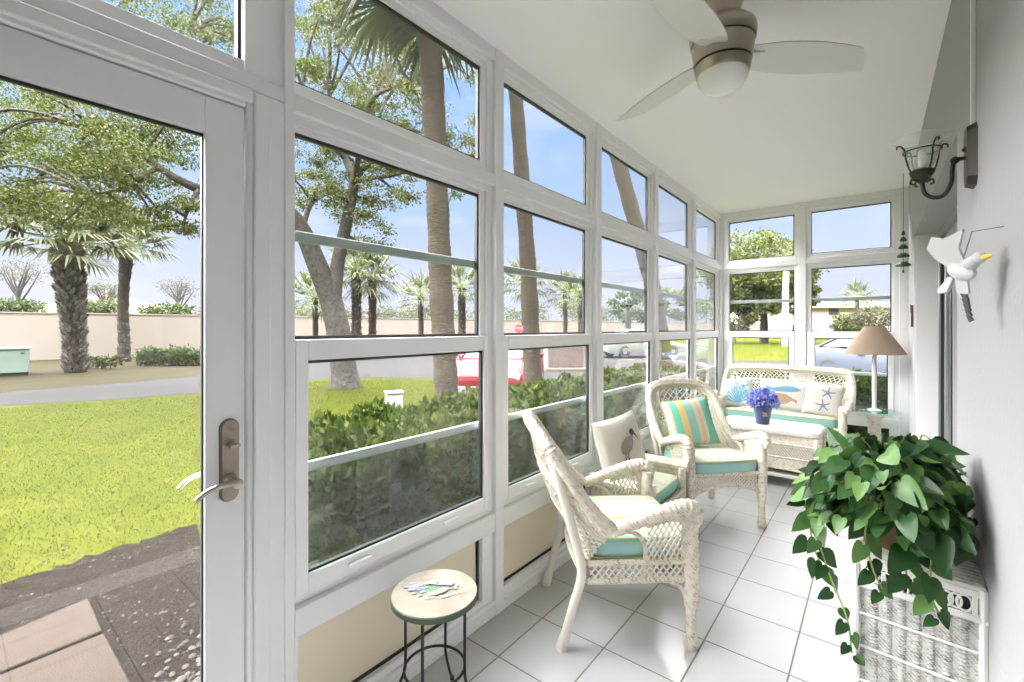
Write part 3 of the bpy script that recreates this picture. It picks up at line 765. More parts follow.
def yaw_of(fx, fy): return math.atan2(-fx, fy)
# the near chair, seen from its side
aA = yaw_of(.745, .667); pA = V((-.818, 2.243, 0))
wicker_seat('wicker_armchair', 'cream wicker armchair in side view, nearest the garden door, feet beside the window wall', 'chair', pA, aA)
cushion('striped seat cushion with aqua bands on the nearest wicker armchair', pA, aA, .252, .012, -.435, .387, .480, M_cushA)
# the chair facing the camera
aB = yaw_of(.745, -.667); pB = V((-.812, 3.395, 0))
wicker_seat('wicker_armchair', 'cream wicker armchair holding the green and orange striped pillow', 'chair', pB, aB)
cushion('pale striped seat cushion under the green and orange striped pillow', pB, aB, .252, .012, -.435, .387, .480, M_cush)
Fb = V((.745, -.667, 0)).normalized(); Rb = V((Fb.y, -Fb.x, 0))
pillow('square pillow with vertical green, orange and tan stripes on wicker armchair', pB - Fb * .365 + Rb * .055 + V((0, 0, .672)), aB, .36, .10, .40, .37, .065, M_pillowstripe, piping=M_pipe)

# sofa by the end wall
zm = ([0, .225, .305, .385, .53, .645, 1.003, 1.2], [0, .28, .36, .445, .60, .705, .965, 1.18])
pS = V((-.775, 5.215, 0)); wS = .585
wicker_seat('wicker_sofa', 'cream wicker loveseat with long teal edged cushion against the end windows', 'sofa', pS, PI, sx=wS / .30, sy=.87, zmap=zm)
cushion('long cream seat cushion with teal boxing on the wicker loveseat', pS, PI, .490, .010, -.37, .447, .540, M_cush)
fish1 = [(-.16, .055), (-.10, .085), (-.02, .085), (.07, .06), (.11, .055), (.155, .085), (.145, .045), (.16, .02), (.11, .035), (.05, .02), (-.05, .025), (-.12, .035)]
fish2 = [(-.13, -.05), (-.085, -.035), (-.03, .0), (.04, .005), (.09, -.02), (.11, -.05), (.08, -.085), (.02, -.105), (-.04, -.095), (-.085, -.06), (-.125, -.085)]
coral = []
for k in range(11):
    a = PI * (.08 + .84 * k / 10); 
    for L0, L1, wd in ((.0, .13, .007), (.06, .15, .006)):
        aa = a + (.13 if L0 else 0); c, s = math.cos(aa), math.sin(aa)
        coral.append([(L0 * math.cos(a) - wd * s, -.12 + 1.45 * L0 * math.sin(a) + wd * c), (L1 * c - wd * s * .4, -.12 + 1.5 * L1 * s + wd * .4), (L1 * c + wd * s, -.12 + 1.5 * L1 * s - wd * c), (L0 * math.cos(a) + wd * s, -.12 + 1.45 * L0 * math.sin(a) - wd * c)])
blots = [ellp(random.uniform(-.12, .12), random.uniform(-.06, .12), random.uniform(.010, .02), random.uniform(.008, .014), random.random() * 3) for _ in range(26)]
pillow('ivory pillow with blue coral print in the left corner of the wicker loveseat', (-1.165, 5.405, .70), PI - .12, .30, .16, .31, .32, .06, M_linen, [('coral_print', coral + blots[:14], M_blueprint), *[('seagreen_dot', [q_], M_seagreen) for q_ in blots[14:]]], mback=M_tealback)
pillow('ivory lumbar pillow printed with a blue and a brown fish', (-.745, 5.425, .708), PI, .30, -.03, .47, .31, .065, M_linen, [('fish_print', [fish1], M_blueprint), ('brown_fish_print', [fish2], M_brownprint)])
pillow('ivory pillow with two slate starfish leaning in the loveseat corner nearest the lamp', (-.405, 5.395, .695), PI + .10, .30, -.14, .32, .33, .06, M_linen, [('starfish_print', [star(-.03, .065, .066, .020, .4), star(-.005, -.065, .066, .020, .1)], M_navy), ('sand_starfish_print', [star(.095, .0, .06, .018, .9)], M_sand)], mback=M_tealback)

# bench by the windows
bn = empty('wicker_bench', (0, 0, 0), label='low cream wicker bench with rolled ends between the two armchairs', cat='bench')
f = MB()
bx0, bx1, by0, by1 = -1.40, -1.015, 2.56, 3.13
f.box(bx0, bx1, by0, by1, .28, .31)
for z in (.31, .20):
    f.tube([(bx0, by0, z), (bx1, by0, z), (bx1, by1, z), (bx0, by1, z)], .013, 8, closed=True)
fo = f.build('seat_frame', M_wick, bn)
la = MB(); 
for A_, B_, k in (((bx1, by0), (bx1, by1), 28), ((bx0, by0), (bx1, by0), 18), ((bx0, by1), (bx1, by1), 18)):
    la.lattice(lambda u, v: V((A_[0] + (B_[0] - A_[0]) * u, A_[1] + (B_[1] - A_[1]) * u, .20 + .11 * v)), k, 4, .0036, 6)
la.build('apron_weave', M_strand, fo)
for y, s_ in ((by0 - .02, -1), (by1 + .02, 1)):
    f = MB(); f.tube([(x, y, .462) for x in np.linspace(bx0, bx1 + .025, 22)], .036, 14, braid=.08, strands=3, pitch=.05)
    f.grid(lambda u, v: V((bx0 + (bx1 - bx0) * u, y - s_ * .012, .31 + .14 * v)), 10, 4, .010); f.build('rolled_end', M_wick, bn)
for x in (bx0 + .015, bx1 - .01):
    for y in (by0 + .005, by1 - .005):
        f = MB(); f.tube([(x, y, z) for z in np.linspace(.45, .08, 16)], .024, 10, braid=.1, strands=3, pitch=.05); f.lathe([(.017, .10), (.017, .04), (.024, .03), (.018, 0)], 12, Matrix.Translation((x, y, 0))); f.build('leg', M_wick, bn)
o = cushion('striped cushion with teal boxing on the low wicker bench', ((bx0 + bx1) / 2 + .19, (by0 + by1) / 2, 0), -PI / 2, .262, -.02, -.365, .312, .400, M_cush)
bird = ellp(.0, .01, .068, .045, -.5); head = ellp(-.072, .082, .022, .020); 
gp = [('bird_print', [bird, [(-.06, .075), (-.03, .02), (-.045, .0), (-.085, .07)]], M_greyprint), ('head_print', [head, [(-.085, .095), (-.08, .07), (-.13, .01)]], M_charcoal), ('leg_print', [[(.0, -.025), (.008, -.025), (.018, -.13), (.010, -.13)]], M_charcoal), ('leg_print', [[(.024, -.02), (.032, -.02), (.048, -.12), (.04, -.12)]], M_charcoal)]
pillow('ivory pillow with printed shore bird, propped on the bench by the window', (-1.285, 2.725, .632), yaw_of(.95, -.30), .22, .12, .40, .41, .06, M_linen2, gp, mback=M_linen)

# coffee table
tb = empty('coffee_table', (-.765, 4.78, 0), label='cream wicker coffee table with lattice band, holding the flower bucket', cat='table')
tx, ty = .385, .20
f = MB()
def rr(k, n, a, b_, e=2 / 10):
    t_ = 2 * PI * k / n; c, s = math.cos(t_), math.sin(t_)
    return math.copysign(abs(c) ** e, c) * a, math.copysign(abs(s) ** e, s) * b_
n_ = 48; vs = []
for ins, z in ((.02, .462), (.0, .470), (-.004, .490), (.0, .510), (.012, .520), (.05, .521)): vs += [(*rr(k, n_, tx + .02 - ins, ty + .02 - ins), z) for k in range(n_)]
fs = [(j * n_ + k, j * n_ + (k + 1) % n_, (j + 1) * n_ + (k + 1) % n_, (j + 1) * n_ + k) for j in range(5) for k in range(n_)] + [tuple(reversed(range(n_))), tuple(5 * n_ + k for k in range(n_))]
f.add(vs, fs); f.build('tabletop', M_wickw, tb)
f = MB(); la = MB()
for (A_, B_, nseg) in (((-tx, -ty), (tx, -ty), 34), ((-tx, ty), (tx, ty), 34), ((-tx, -ty), (-tx, ty), 18), ((tx, -ty), (tx, ty), 18)):
    P_ = lambda u, z: V((A_[0] + (B_[0] - A_[0]) * u, A_[1] + (B_[1] - A_[1]) * u, z))
    f.grid(lambda u, v: P_(u, .385 + .08 * v), nseg, 3, .008); f.grid(lambda u, v: P_(u, .17 + .10 * v), nseg, 3, .008)
    for z in (.27, .385, .17): f.tube([P_(i / 12, z) for i in range(13)], .009, 6)
    la.lattice(lambda u, v: P_(u, .27 + .115 * v), nseg, 4, .0042, 6)
ap = f.build('apron', M_wick, tb); la.build('lattice_band', M_strand, ap)
f = MB(); f.box(-tx - .01, tx + .01, -ty - .01, ty + .01, .095, .125); f.build('shelf', M_white_p, tb, bevel=.006)
for sx_ in (-1, 1):
    for sy_ in (-1, 1):
        f = MB(); f.tube([(sx_ * tx, sy_ * ty, z) for z in np.linspace(.465, .0, 24)], .028, 12, braid=.06, strands=4, pitch=.03); f.build('leg', M_wick, tb)

fb = empty('flower_bucket', (-.815, 4.71, .521), label='dark blue bucket of blue hydrangeas on the coffee table', cat='flowers')
f = MB(); f.lathe([(.052, 0), (.056, .004), (.083, .176), (.087, .182), (.083, .182), (.078, .17), (.05, .01), (.0001, .01)], 32); f.build('bucket', M_bucket, fb)
f = MB()
for (x_, z_, s_) in ((.0, .10, .017), (.014, .085, .011), (-.015, .11, .010), (-.010, .083, .009)):
    rad = .056 + (.083 - .056) * (z_ / .176) + .0015; aa = -PI / 2 + .45
    cc = V((rad * math.cos(aa + x_ / rad), rad * math.sin(aa + x_ / rad), z_))
    nr = V((cc.x, cc.y, 0)).normalized(); tg = V((-nr.y, nr.x, 0))
    f.add([cc + nr * .001] + [cc + nr * .001 + (tg * math.cos(q) + V((0, 0, 1)) * math.sin(q)) * s_ for q in [2 * PI * k / 10 for k in range(10)]], [(0, 1 + k, 1 + (k + 1) % 10) for k in range(10)])
f.build('painted_bloom', M_stone_top, fb)
cs, rs_, ks = [], [], []
for k in range(13):
    a = 2 * PI * k / 7 + .3; r_ = .085 if k < 7 else (.045 if k < 12 else 0); z_ = .215 if k < 7 else .27
    cs.append((r_ * math.cos(a), r_ * math.sin(a), z_ + random.uniform(-.015, .015))); rs_.append((.055, .055, .045)); ks.append(110)
ps, ns = blob_points(cs, rs_, ks, .8)
leaves('blossoms', ps, ns + RNG.normal(size=ns.shape) * .9, RNG.uniform(.020, .032, len(ps)), RNG.uniform(.008, .012, len(ps)), M_flower, fb)
ps, ns = blob_points([(0, 0, .20)], [(.09, .09, .03)], [60]); leaves('foliage', ps, ns, np.full(60, .05), np.full(60, .014), M_pothos, fb)

# round glass side table, lamp, starfish
ST = V((-.012, 5.50, 0))
sd = empty('side_table', ST, label='round glass topped side table on a cream wicker pedestal', cat='table')
f = MB(); f.lathe([(.198, .612), (.2, .616), (.198, .620)], 48); f.build('glass_top', M_tableglass, sd)
f = MB(); f.lathe([(.1985, .6115), (.2015, .613), (.2015, .619), (.1985, .6205)], 48, cap=False); f.build('green_glass_edge', M_edgeglass, sd)
f = MB(); f.lathe([(.15, 0), (.15, .03), (.06, .06), (.048, .30), (.05, .52), (.085, .585), (.085, .611)], 24); f.build('pedestal', M_wick, sd)
lp = empty('table_lamp', ST + V((0, 0, .620)), label='table lamp with white stem and wide tan cone shade on the glass table', cat='lamp')
f = MB(); f.lathe([(.055, 0), (.055, .008), (.022, .018), (.017, .03)], 24); f.build('base', M_white_p, lp)
f = MB(); f.lathe([(.017, .02), (.0185, .25), (.0175, .52)], 20); f.build('stem', M_white_p, lp)
f = MB(); f.lathe([(.013, .515), (.014, .56), (.010, .58)], 16); f.tube([(0, 0, .57), (0, 0, .81)], .004, 6); f.build('socket', M_bronze, lp)
f = MB(); f.lathe([(.241, .535), (.239, .538), (.080, .792), (.078, .795), (.076, .793), (.236, .536)], 48, cap=False); f.tube([(-.078, 0, .79), (.078, 0, .79)], .002, 5); f.build('lamp_shade', M_shade, lp)
sfh = empty('starfish', ST + V((-.085, -.06, .6205)), label='small dark starfish lying on the glass side table', cat='ornament')
f = MB(); f.prism(star(0, 0, .045, .014), lambda p: V((p[0], p[1], 0)), lambda p: V((p[0] * .8, p[1] * .8, .010))); f.build('starfish_body', M_greyprint, sfh)

# accent stool
so = empty('accent_stool', (-1.232, 1.098, 0), label='round stone topped stool with painted bouquet and thin black iron legs', cat='stool')
f = MB(); f.lathe([(.148, .434), (.153, .438), (.1535, .4555), (.149, .459)], 56); f.build('green_rim', M_gedge, so)
f = MB(); f.lathe([(.1505, .4565), (.1505, .4592), (.147, .4602)], 56); f.build('stone_top', M_stone_top, so)
def decal(name, polys, m, z):
    f = MB()
    for q, p in enumerate(polys): f.add([(x, y, z + .00004 * q) for x, y in p], [tuple(range(len(p)))])
    f.build(name, m, so, smooth=False)
vr = V((.781, .6245)); vu = V((-.6245, .781))
def sxy(a, b_): return (vr.x * a + vu.x * b_, vr.y * a + vu.y * b_)
def dell(cx, cy, a, b_, rot=0, n=12): return [sxy(p[0] * 1.12 - .004, p[1] * 1.3) for p in ellp(cx, cy, a * 1.15, b_ * 1.15, rot, n)]
rs = random.Random(9)
decal('painted_leaves', [dell(-.01 + rs.gauss(0, .026), .010 + rs.gauss(0, .015), rs.uniform(.008, .015), rs.uniform(.003, .005), rs.uniform(0, 3)) for _ in range(44)], M_pgreen, .4604)
decal('painted_sage', [dell(.045 + .011 * k, -.026 + .005 * k, .009, .003, .5 + .35 * k) for k in range(6)] + [dell(.01 + rs.uniform(-.03, .06), -.024 + rs.uniform(-.015, .015), .009, .0032, rs.uniform(0, 3)) for _ in range(10)], M_psage, .4622)
decal('painted_lavender', [dell(-.062 + rs.gauss(0, .016), .010 + rs.gauss(0, .012), .0055, .0045, 0, 8) for _ in range(34)] + [dell(.022 + rs.gauss(0, .022), .034 + rs.gauss(0, .008), .0055, .0045, 0, 8) for _ in range(30)], M_lav, .4634)
decal('painted_white', [dell(.018, -.010, .030, .009, .5)] + [dell(-.012 + rs.gauss(0, .008), .036 + rs.gauss(0, .006), .005, .004, 0, 8) for _ in range(9)], M_pwhite, .4662)
for k in range(4):
    a = YAW + k * PI / 2 - .2; c, s = math.cos(a), math.sin(a); f = MB()
    f.tube(spline([(c * .112, s * .112, .436), (c * .112, s * .112, .30), (c * .112, s * .112, .20), (c * .118, s * .118, .15), (c * .158, s * .158, .06), (c * .190, s * .190, .006)], 6), .0052, 8)
    f.lathe([(.008, 0), (.008, .012)], 10, Matrix.Translation((c * .19, s * .19, 0))); f.build('leg', M_iron, so)
f = MB(); f.tube([(.107 * math.cos(2 * PI * k / 40), .107 * math.sin(2 * PI * k / 40), .19) for k in range(40)], .0048, 8, closed=True); f.build('ring_brace', M_iron, so)

# ------------------------------------------------------------------ hamper and trailing plant
hp = empty('wicker_hamper', (-.050, 1.850, 0), -.10, 'white woven wicker hamper under the trailing plant against the right wall', 'hamper')
hw_, hd_, hh_ = .288, .30, .665
f = MB()
for (A_, B_, nn) in (((0, 0), (hw_, 0), (0, -1)), ((0, 0), (0, hd_), (-1, 0)), ((hw_, 0), (hw_, hd_), (1, 0)), ((0, hd_), (hw_, hd_), (0, 1))):
    nU = 60
    def sf_(u, v):
        x = A_[0] + (B_[0] - A_[0]) * u; y = A_[1] + (B_[1] - A_[1]) * u; z = .04 + .535 * v
        o_ = .0045 * (1 if math.sin(u * PI * 17) > 0 else .15) * math.sin(z * 2 * PI / .0115 + (PI if math.sin(u * PI * 17) > 0 else 0)) - .003 * (math.sin(u * PI * 17) < .35)
        return V((x + nn[0] * o_, y + nn[1] * o_, z))
    f.grid(sf_, 68, 190)
f.box(.004, hw_ - .004, .004, hd_ - .004, .03, .56)
body = f.build('woven_body', M_hweave, hp)
f = MB()
for z in (.04, .16, .27, .38, .485, .578): f.tube([(-.004, -.004, z), (hw_ + .004, -.004, z), (hw_ + .004, hd_ + .004, z), (-.004, hd_ + .004, z)], .0042 if z not in (.04, .578) else .009, 8, closed=True)
for x in (0, hw_):
    for y in (0, hd_): f.tube([(x, y, z) for z in np.linspace(0, hh_, 40)], .011, 8, braid=.1, strands=2, pitch=.02)
f.build('frame', M_white_p, hp)
f = MB(); f.box(.004, hw_ - .004, .006, hd_ - .006, .575, .645); f.build('dark_band_back', M_dark, hp, smooth=False)  # near-black fill standing in for the shade inside the open scrollwork
f = MB(); f.box(-.004, hw_ + .004, -.006, .008, .578, .590); f.box(-.004, hw_ + .004, -.006, .008, .640, .658); f.box(-.006, .008, 0, hd_, .578, .658); f.box(hw_ - .008, hw_ + .006, 0, hd_, .578, .658)
for x0_, x1_ in ((.012, .024), (.092, .106), (.182, .196), (.264, .276)): f.box(x0_, x1_, -.006, .008, .59, .64)
for k in range(6):
    x = .114 + k * .0125; f.tube([(x, -.003, .59), (x + .003, -.003, .615), (x, -.003, .64)], .003, 6)
for (x, r_) in ((.041, .016), (.060, .013), (.078, .013), (.212, .013), (.230, .013), (.249, .016)):
    f.tube([(x + r_ * math.cos(2 * PI * k / 14), -.002, .615 + (r_ + .007) * math.sin(2 * PI * k / 14)) for k in range(14)], .0036, 6, closed=True)
f.build('scroll_band', M_white_p, hp)
f = MB(); f.box(-.004, hw_ + .004, -.004, hd_ + .004, .655, .672)
for q in range(12): f.tube([(.0, .012 + q * .025, .673), (hw_, .012 + q * .025, .673)], .006, 6)
f.build('lid', M_wickw, hp, bevel=.004)

ph = empty('pothos_plant', (.075, 1.985, .680), label='trailing green pothos in a brown basket spilling over the white hamper', cat='plant')
f = MB(); f.lathe([(.085, 0), (.105, .06), (.11, .105), (.115, .11), (.10, .11), (.095, .06), (.08, .01), (.0001, .01)], 28); f.tube(spline([(-.108, -.02, .09), (-.09, -.03, .19), (0, -.03, .25), (.09, -.03, .19), (.105, -.02, .09)], 6), .008, 8); f.build('basket', M_basket, ph)
f = MB(); f.lathe([(.098, .09), (.0001, .096)], 20, cap=False); f.build('soil', M_soil, ph)
# leaves and vines
lv, lf = [], []
HEART = [(0, .0), (.09, -.06), (.22, -.06), (.33, .05), (.37, .23), (.31, .48), (.17, .76), (0, 1.0)]
def heart(base, d, nrm, L):
    d = d.normalized(); s = d.cross(nrm)
    if s.length < 1e-4: s = d.orthogonal()
    s.normalize(); nrm = s.cross(d)
    o = len(lv); cup = random.uniform(.05, .40); droop = random.uniform(.05, .5)
    bend = random.uniform(-.22, .22); fold_ = random.uniform(.1, .35)
    def P(x, y): return base + s * (x + bend * y * y) * L + d * y * L + nrm * (abs(x) * cup - droop * max(0, y) ** 2 * .6 + .03 * math.sin(7 * y)) * L
    mids = [P(0, y) for y in (0.04, .16, .30, .46, .62, .80, 1.0)]
    rt = [P(x, y) for x, y in HEART[1:-1]]; lt = [P(-x, y) for x, y in HEART[1:-1]]
    lv.extend(mids + rt + lt); m0 = o; r0 = o + 7; l0 = o + 13
    lf.extend([(m0, r0, r0 + 1, m0 + 1), (m0 + 1, r0 + 1, r0 + 2, m0 + 2), (m0 + 2, r0 + 2, r0 + 3, m0 + 3), (m0 + 3, r0 + 3, r0 + 4, m0 + 4), (m0 + 4, r0 + 4, r0 + 5, m0 + 5), (m0 + 5, r0 + 5, m0 + 6)])
    lf.extend([(m0 + 1, l0 + 1, l0, m0), (m0 + 2, l0 + 2, l0 + 1, m0 + 1), (m0 + 3, l0 + 3, l0 + 2, m0 + 2), (m0 + 4, l0 + 4, l0 + 3, m0 + 3), (m0 + 5, l0 + 5, l0 + 4, m0 + 4), (m0 + 6, l0 + 5, m0 + 5)])
st = MB(); rp_ = random.Random(3)
PX = .075; WALL_L = RX - PX - .012                      # room to the wall in the plant's own frame
def clampx(p, L=0):
    p = p.copy(); p.x = min(p.x, WALL_L - L * .35); return p
for k in range(440):
    a = rp_.uniform(0, 2 * PI); e = rp_.uniform(-.30, 1.45); q = rp_.uniform(.62, 1.08)
    dirn = V((math.cos(a) * math.cos(e), math.sin(a) * math.cos(e), math.sin(e)))
    p = V((-.030, -.04, .160)) + V((dirn.x * .225, dirn.y * .235, dirn.z * .195)) * q
    L = rp_.choice((.042, .050, .058, .068, .080, .092)) * rp_.uniform(.85, 1.15)
    p = clampx(p, L)
    hd = V((dirn.x, dirn.y, dirn.z * .3 - .45 - rp_.uniform(0, .5))) + V((rp_.gauss(0, .35), rp_.gauss(0, .35), rp_.gauss(0, .25)))
    if p.x > WALL_L - .07: hd.x = min(hd.x, 0.0) - .1
    nrm = V((dirn.x * .6, dirn.y * .6 - .2, .7)) + V((rp_.gauss(0, .5), rp_.gauss(0, .5), rp_.gauss(0, .3)))
    heart(p, hd, nrm, L)
    if k % 2 == 0: st.tube(spline([(rp_.uniform(-.06, .06), rp_.uniform(-.06, .06), .10), V((-.03, -.02, .13)).lerp(p, .6) + V((0, 0, .03)), p], 4), .0026, 5)
def vine(pts, n, L0=.06, L1=.095):
    P = spline(pts, 10); st.tube(P, .0028, 6)
    for i in range(n):
        t_ = (i + .6) / n; p = P[min(len(P) - 1, int(t_ * len(P)))]
        sd_ = -1 if i % 2 else 1; L = (L1 + (L0 - L1) * t_) * rp_.uniform(.8, 1.1)
        d_ = V((sd_ * .5 * .78 + rp_.gauss(0, .2), sd_ * .5 * .62 - .2, -.6 + rp_.gauss(0, .2)))
        q = clampx(p + d_.normalized() * .018, L)
        if q.x > WALL_L - .07: d_.x = -abs(d_.x)
        heart(q, d_, V((.3, -.75, .5)) + V((rp_.gauss(0, .25), rp_.gauss(0, .2), rp_.gauss(0, .2))), L)
vine([(-.08, -.05, .16), (-.20, -.06, .12), (-.235, -.07, .02), (-.205, -.10, -.10), (-.150, -.15, -.22), (-.135, -.17, -.32)], 17, .045, .095)
vine([(-.09, -.02, .16), (-.22, .02, .12), (-.265, .02, .04), (-.255, -.01, -.06), (-.225, -.03, -.13)], 11)
vine([(-.05, -.08, .16), (-.10, -.20, .10), (-.085, -.225, .0), (-.06, -.23, -.06)], 8, .05, .09)
vine([(.05, -.10, .16), (.05, -.22, .10), (.045, -.245, .02), (.05, -.245, -.045), (.065, -.245, -.085)], 8, .04, .10)
vine([(.0, -.08, .18), (.0, -.22, .13), (-.01, -.25, .05), (-.005, -.25, .0)], 7, .07, .11)
vine([(-.10, .06, .16), (-.23, .10, .15), (-.285, .10, .10), (-.29, .08, .03)], 7)
vine([(-.02, .02, .20), (-.06, .05, .31), (-.10, .06, .33), (-.16, .06, .30)], 6, .05, .08)
vine([(.02, .05, .20), (.04, .08, .33), (.05, .07, .36), (.08, .02, .34)], 6, .06, .09)
st.build('stems', M_stem, ph)
f = MB(); f.v = [tuple(p) for p in lv]; f.f = lf; f.m = [0] * len(lf); o = f.build('foliage', M_pothos, ph)
# ------------------------------------------------------------------ outdoors: ground
def flat(name, pts, z, m, kind='structure'):
    f = MB(); f.add([(p.x, p.y, z) for p in pts], [tuple(range(len(pts)))]); o = f.build(name, m, smooth=False)
    # make the face point up
    if o.data.polygons[0].normal.z < 0: o.data.flip_normals()
    if kind: o['kind'] = kind
    return o
def wob(pts, n=6, amp=.06):
    out = []; r = random.Random(len(pts))
    for i in range(len(pts) - 1):
        for k in range(n):
            p = pts[i].lerp(pts[i + 1], k / n); out.append(p + V((r.uniform(-amp, amp), r.uniform(-amp, amp), 0)))
    return out + [pts[-1]]
f = MB(); f.box(-160, 160, -60, 220, GZ - .2, GZ); struct(f.build('lawn', M_grass, smooth=False))
near = [ground(*p) for p in ((-90, 418), (0, 406), (100, 400.5), (197, 393.5), (310, 380), (400, 377.5), (440, 380), (470, 405), (520, 412), (600, 405), (690, 392), (760, 378), (900, 378))]
far = [ground(*p) for p in ((1060, 361), (890, 361), (735, 361), (640, 352), (545, 345), (480, 345.5), (400, 349), (310, 353), (255, 366), (197, 376.5), (100, 385), (0, 393), (-90, 402))]
E_ = [V((24, 12, GZ)), V((26, 20, GZ))]
flat('road', wob(near, 5, .05) + E_ + far, GZ + .006, M_road)
vg = far[7:] ; wl = [ground(-130, 371), ]
W0, W1 = gcol(0, 20.7), gcol(585, 49.0); WD = (W1 - W0).normalized(); WN_ = V((-WD.y, WD.x, 0))
flat('verge', list(reversed(wob(list(reversed(vg)), 5, .15))) + [W0 - WD * 8, W0 + WD * 20], GZ + .004, M_verge)
dp = [ground(*p) for p in ((-120, 640), (-50, 603), (0, 586), (40, 573), (90, 556), (130, 545), (170, 533), (197, 524))]
DIRT = wob(dp, 5, .04) + [V((-2.95, .95, GZ)), V((-2.95, 7.45, GZ)), V((1.9, 7.45, GZ)), V((1.9, 5.96, GZ)), V((-1.56, 5.96, GZ)), V((-1.56, -1.4, GZ)), V((-3.2, -1.4, GZ))]
flat('garden_bed', DIRT, GZ + .004, M_dirt)
def paver(label, pts):
    f = MB(); P = [ground(*p, GZ + .035) for p in pts]
    f.prism(P, lambda p: V((p.x, p.y, GZ - .02)), lambda p: p); o = f.build('concrete_paver', M_paver, bevel=.006); tag(o, label, 'paver', 'pavers outside the garden door')
paver('large concrete paver touching the lawn side of the bare soil', ((-75, 667), (88, 597.5), (102.5, 630), (-75, 701)))
paver('large concrete paver closest to the garden door threshold', ((-75, 705), (104, 632.5), (131, 682), (-60, 772)))
r = random.Random(8); f = MB()
for k in range(460):
    if k < 230: p = ground(r.triangular(150, 230, 205), r.triangular(600, 780, 720))
    else: p = ground(r.uniform(20, 215), r.uniform(545, 690))
    if p.x > -1.6: continue
    s_ = r.uniform(.008, .024) if k < 230 else r.uniform(.003, .010)
    f.ell((p.x, p.y, GZ + .004 + s_ * .2), (s_, s_ * r.uniform(.6, 1), s_ * .5), 7, 5, Matrix.Rotation(r.uniform(0, 3), 3, 'Z'))
o = f.build('pebbles', M_stone); tag(o, 'scattered pale pebbles on the bare soil by the door', 'pebbles', kind='stuff')

# grass blades on the lawn close to the porch
N = 260000
gx_ = -1.8 - (RNG.random(N) ** 1.9) * 11.0; gy_ = RNG.uniform(-2.0, 9.0, N)
gx0_, gy0_ = gx_.copy(), gy_.copy()
gx_ = gx_ + RNG.normal(0, .10, N) + .07 * np.sin(gy_ * 9 + gx_ * 4); gy_ = gy_ + RNG.normal(0, .10, N) + .06 * np.sin(gx_ * 7)
poly = np.array([(p.x, p.y) for p in DIRT]); inside = np.zeros(N, bool); j = len(poly) - 1
for i in range(len(poly)):
    xi, yi, xj, yj = *poly[i], *poly[j]
    inside ^= ((yi > gy_) != (yj > gy_)) & (gx_ < (xj - xi) * (gy_ - yi) / (yj - yi + 1e-12) + xi); j = i
gx_, gy_ = gx0_, gy0_
xc_ = gx_ * CS + gy_ * SN; zc_ = -gx_ * SN + gy_ * CS
vv = HOR + F_PX * (H - GZ) / np.maximum(zc_, .1); uu = CX + F_PX * xc_ / np.maximum(zc_, .1)
lim = np.interp(uu, [-90, 0, 100, 197, 310, 400, 440, 470, 600], [418, 406, 400.5, 393.5, 380, 377.5, 380, 405, 405])
inside &= RNG.random(N) > .05 * np.exp(-np.abs(vv - 560) / 60)
k_ = (~inside) & (zc_ > .5) & (vv > lim + 1.5) & (RNG.random(N) < .95)
P = np.stack([gx_[k_], gy_[k_], np.full(k_.sum(), GZ)], 1); n_ = len(P)
o = leaves('grass', P, np.stack([RNG.normal(0, .6, n_), RNG.normal(0, .6, n_), np.ones(n_)], 1), RNG.uniform(.014, .036, n_), RNG.uniform(.0016, .0032, n_), M_blade_g, fold=0)
tag(o, 'bright green lawn grass outside the porch', 'grass', kind='stuff')

# perimeter wall beyond the road
f = MB(); a_, b_ = W0 - WD * 16, W0 + WD * 120
TOPZ = 2.09
f.prism([a_, b_, b_ + WN_ * .2, a_ + WN_ * .2], lambda p: V((p.x, p.y, GZ)), lambda p: V((p.x, p.y, TOPZ)))
f.prism([a_ - WN_ * .03, b_ - WN_ * .03, b_ + WN_ * .23, a_ + WN_ * .23], lambda p: V((p.x, p.y, TOPZ)), lambda p: V((p.x, p.y, TOPZ + .06)))
for q in range(34):
    c_ = a_ + WD * (4 * q + 2); f.prism([c_ - WN_ * .02 - WD * .02, c_ - WN_ * .02 + WD * .02, c_ + WD * .02, c_ - WD * .02], lambda p: V((p.x, p.y, GZ)), lambda p: V((p.x, p.y, TOPZ)))
o = f.build('perimeter_wall', M_bwall, smooth=False); struct(o)

# ------------------------------------------------------------------ plants
def blades(o_name, base, dirs, L, Wd, m, parent):
    # drooping two-segment blades merged in one mesh
    base = np.array(base); d = np.array(dirs); d /= np.linalg.norm(d, axis=1, keepdims=True); L = np.array(L).reshape(-1, 1); Wd = np.array(Wd).reshape(-1, 1)
    up = np.tile(np.array([[0, 0, 1.0]]), (len(d), 1)); s = np.cross(d, up); s /= np.linalg.norm(s, axis=1, keepdims=True) + 1e-9
    m1 = base + d * L * .55; d2 = d + np.array([[0, 0, -1.0]]) * (RNG.uniform(.35, 1.1, (len(d), 1))); d2 /= np.linalg.norm(d2, axis=1, keepdims=True)
    tip = m1 + d2 * L * .5
    vs = np.stack([base - s * Wd * .35, base + s * Wd * .35, m1 + s * Wd, m1 - s * Wd, tip], 1)
    n = len(base); fs = []
    for i in range(n): o = i * 5; fs += [(o, o + 1, o + 2, o + 3), (o + 3, o + 2, o + 4)]
    me = bpy.data.meshes.new(o_name); me.from_pydata(vs.reshape(-1, 3).tolist(), [], fs); me.materials.append(m)
    ob = bpy.data.objects.new(o_name, me); C.objects.link(ob); ob.parent = parent; return ob
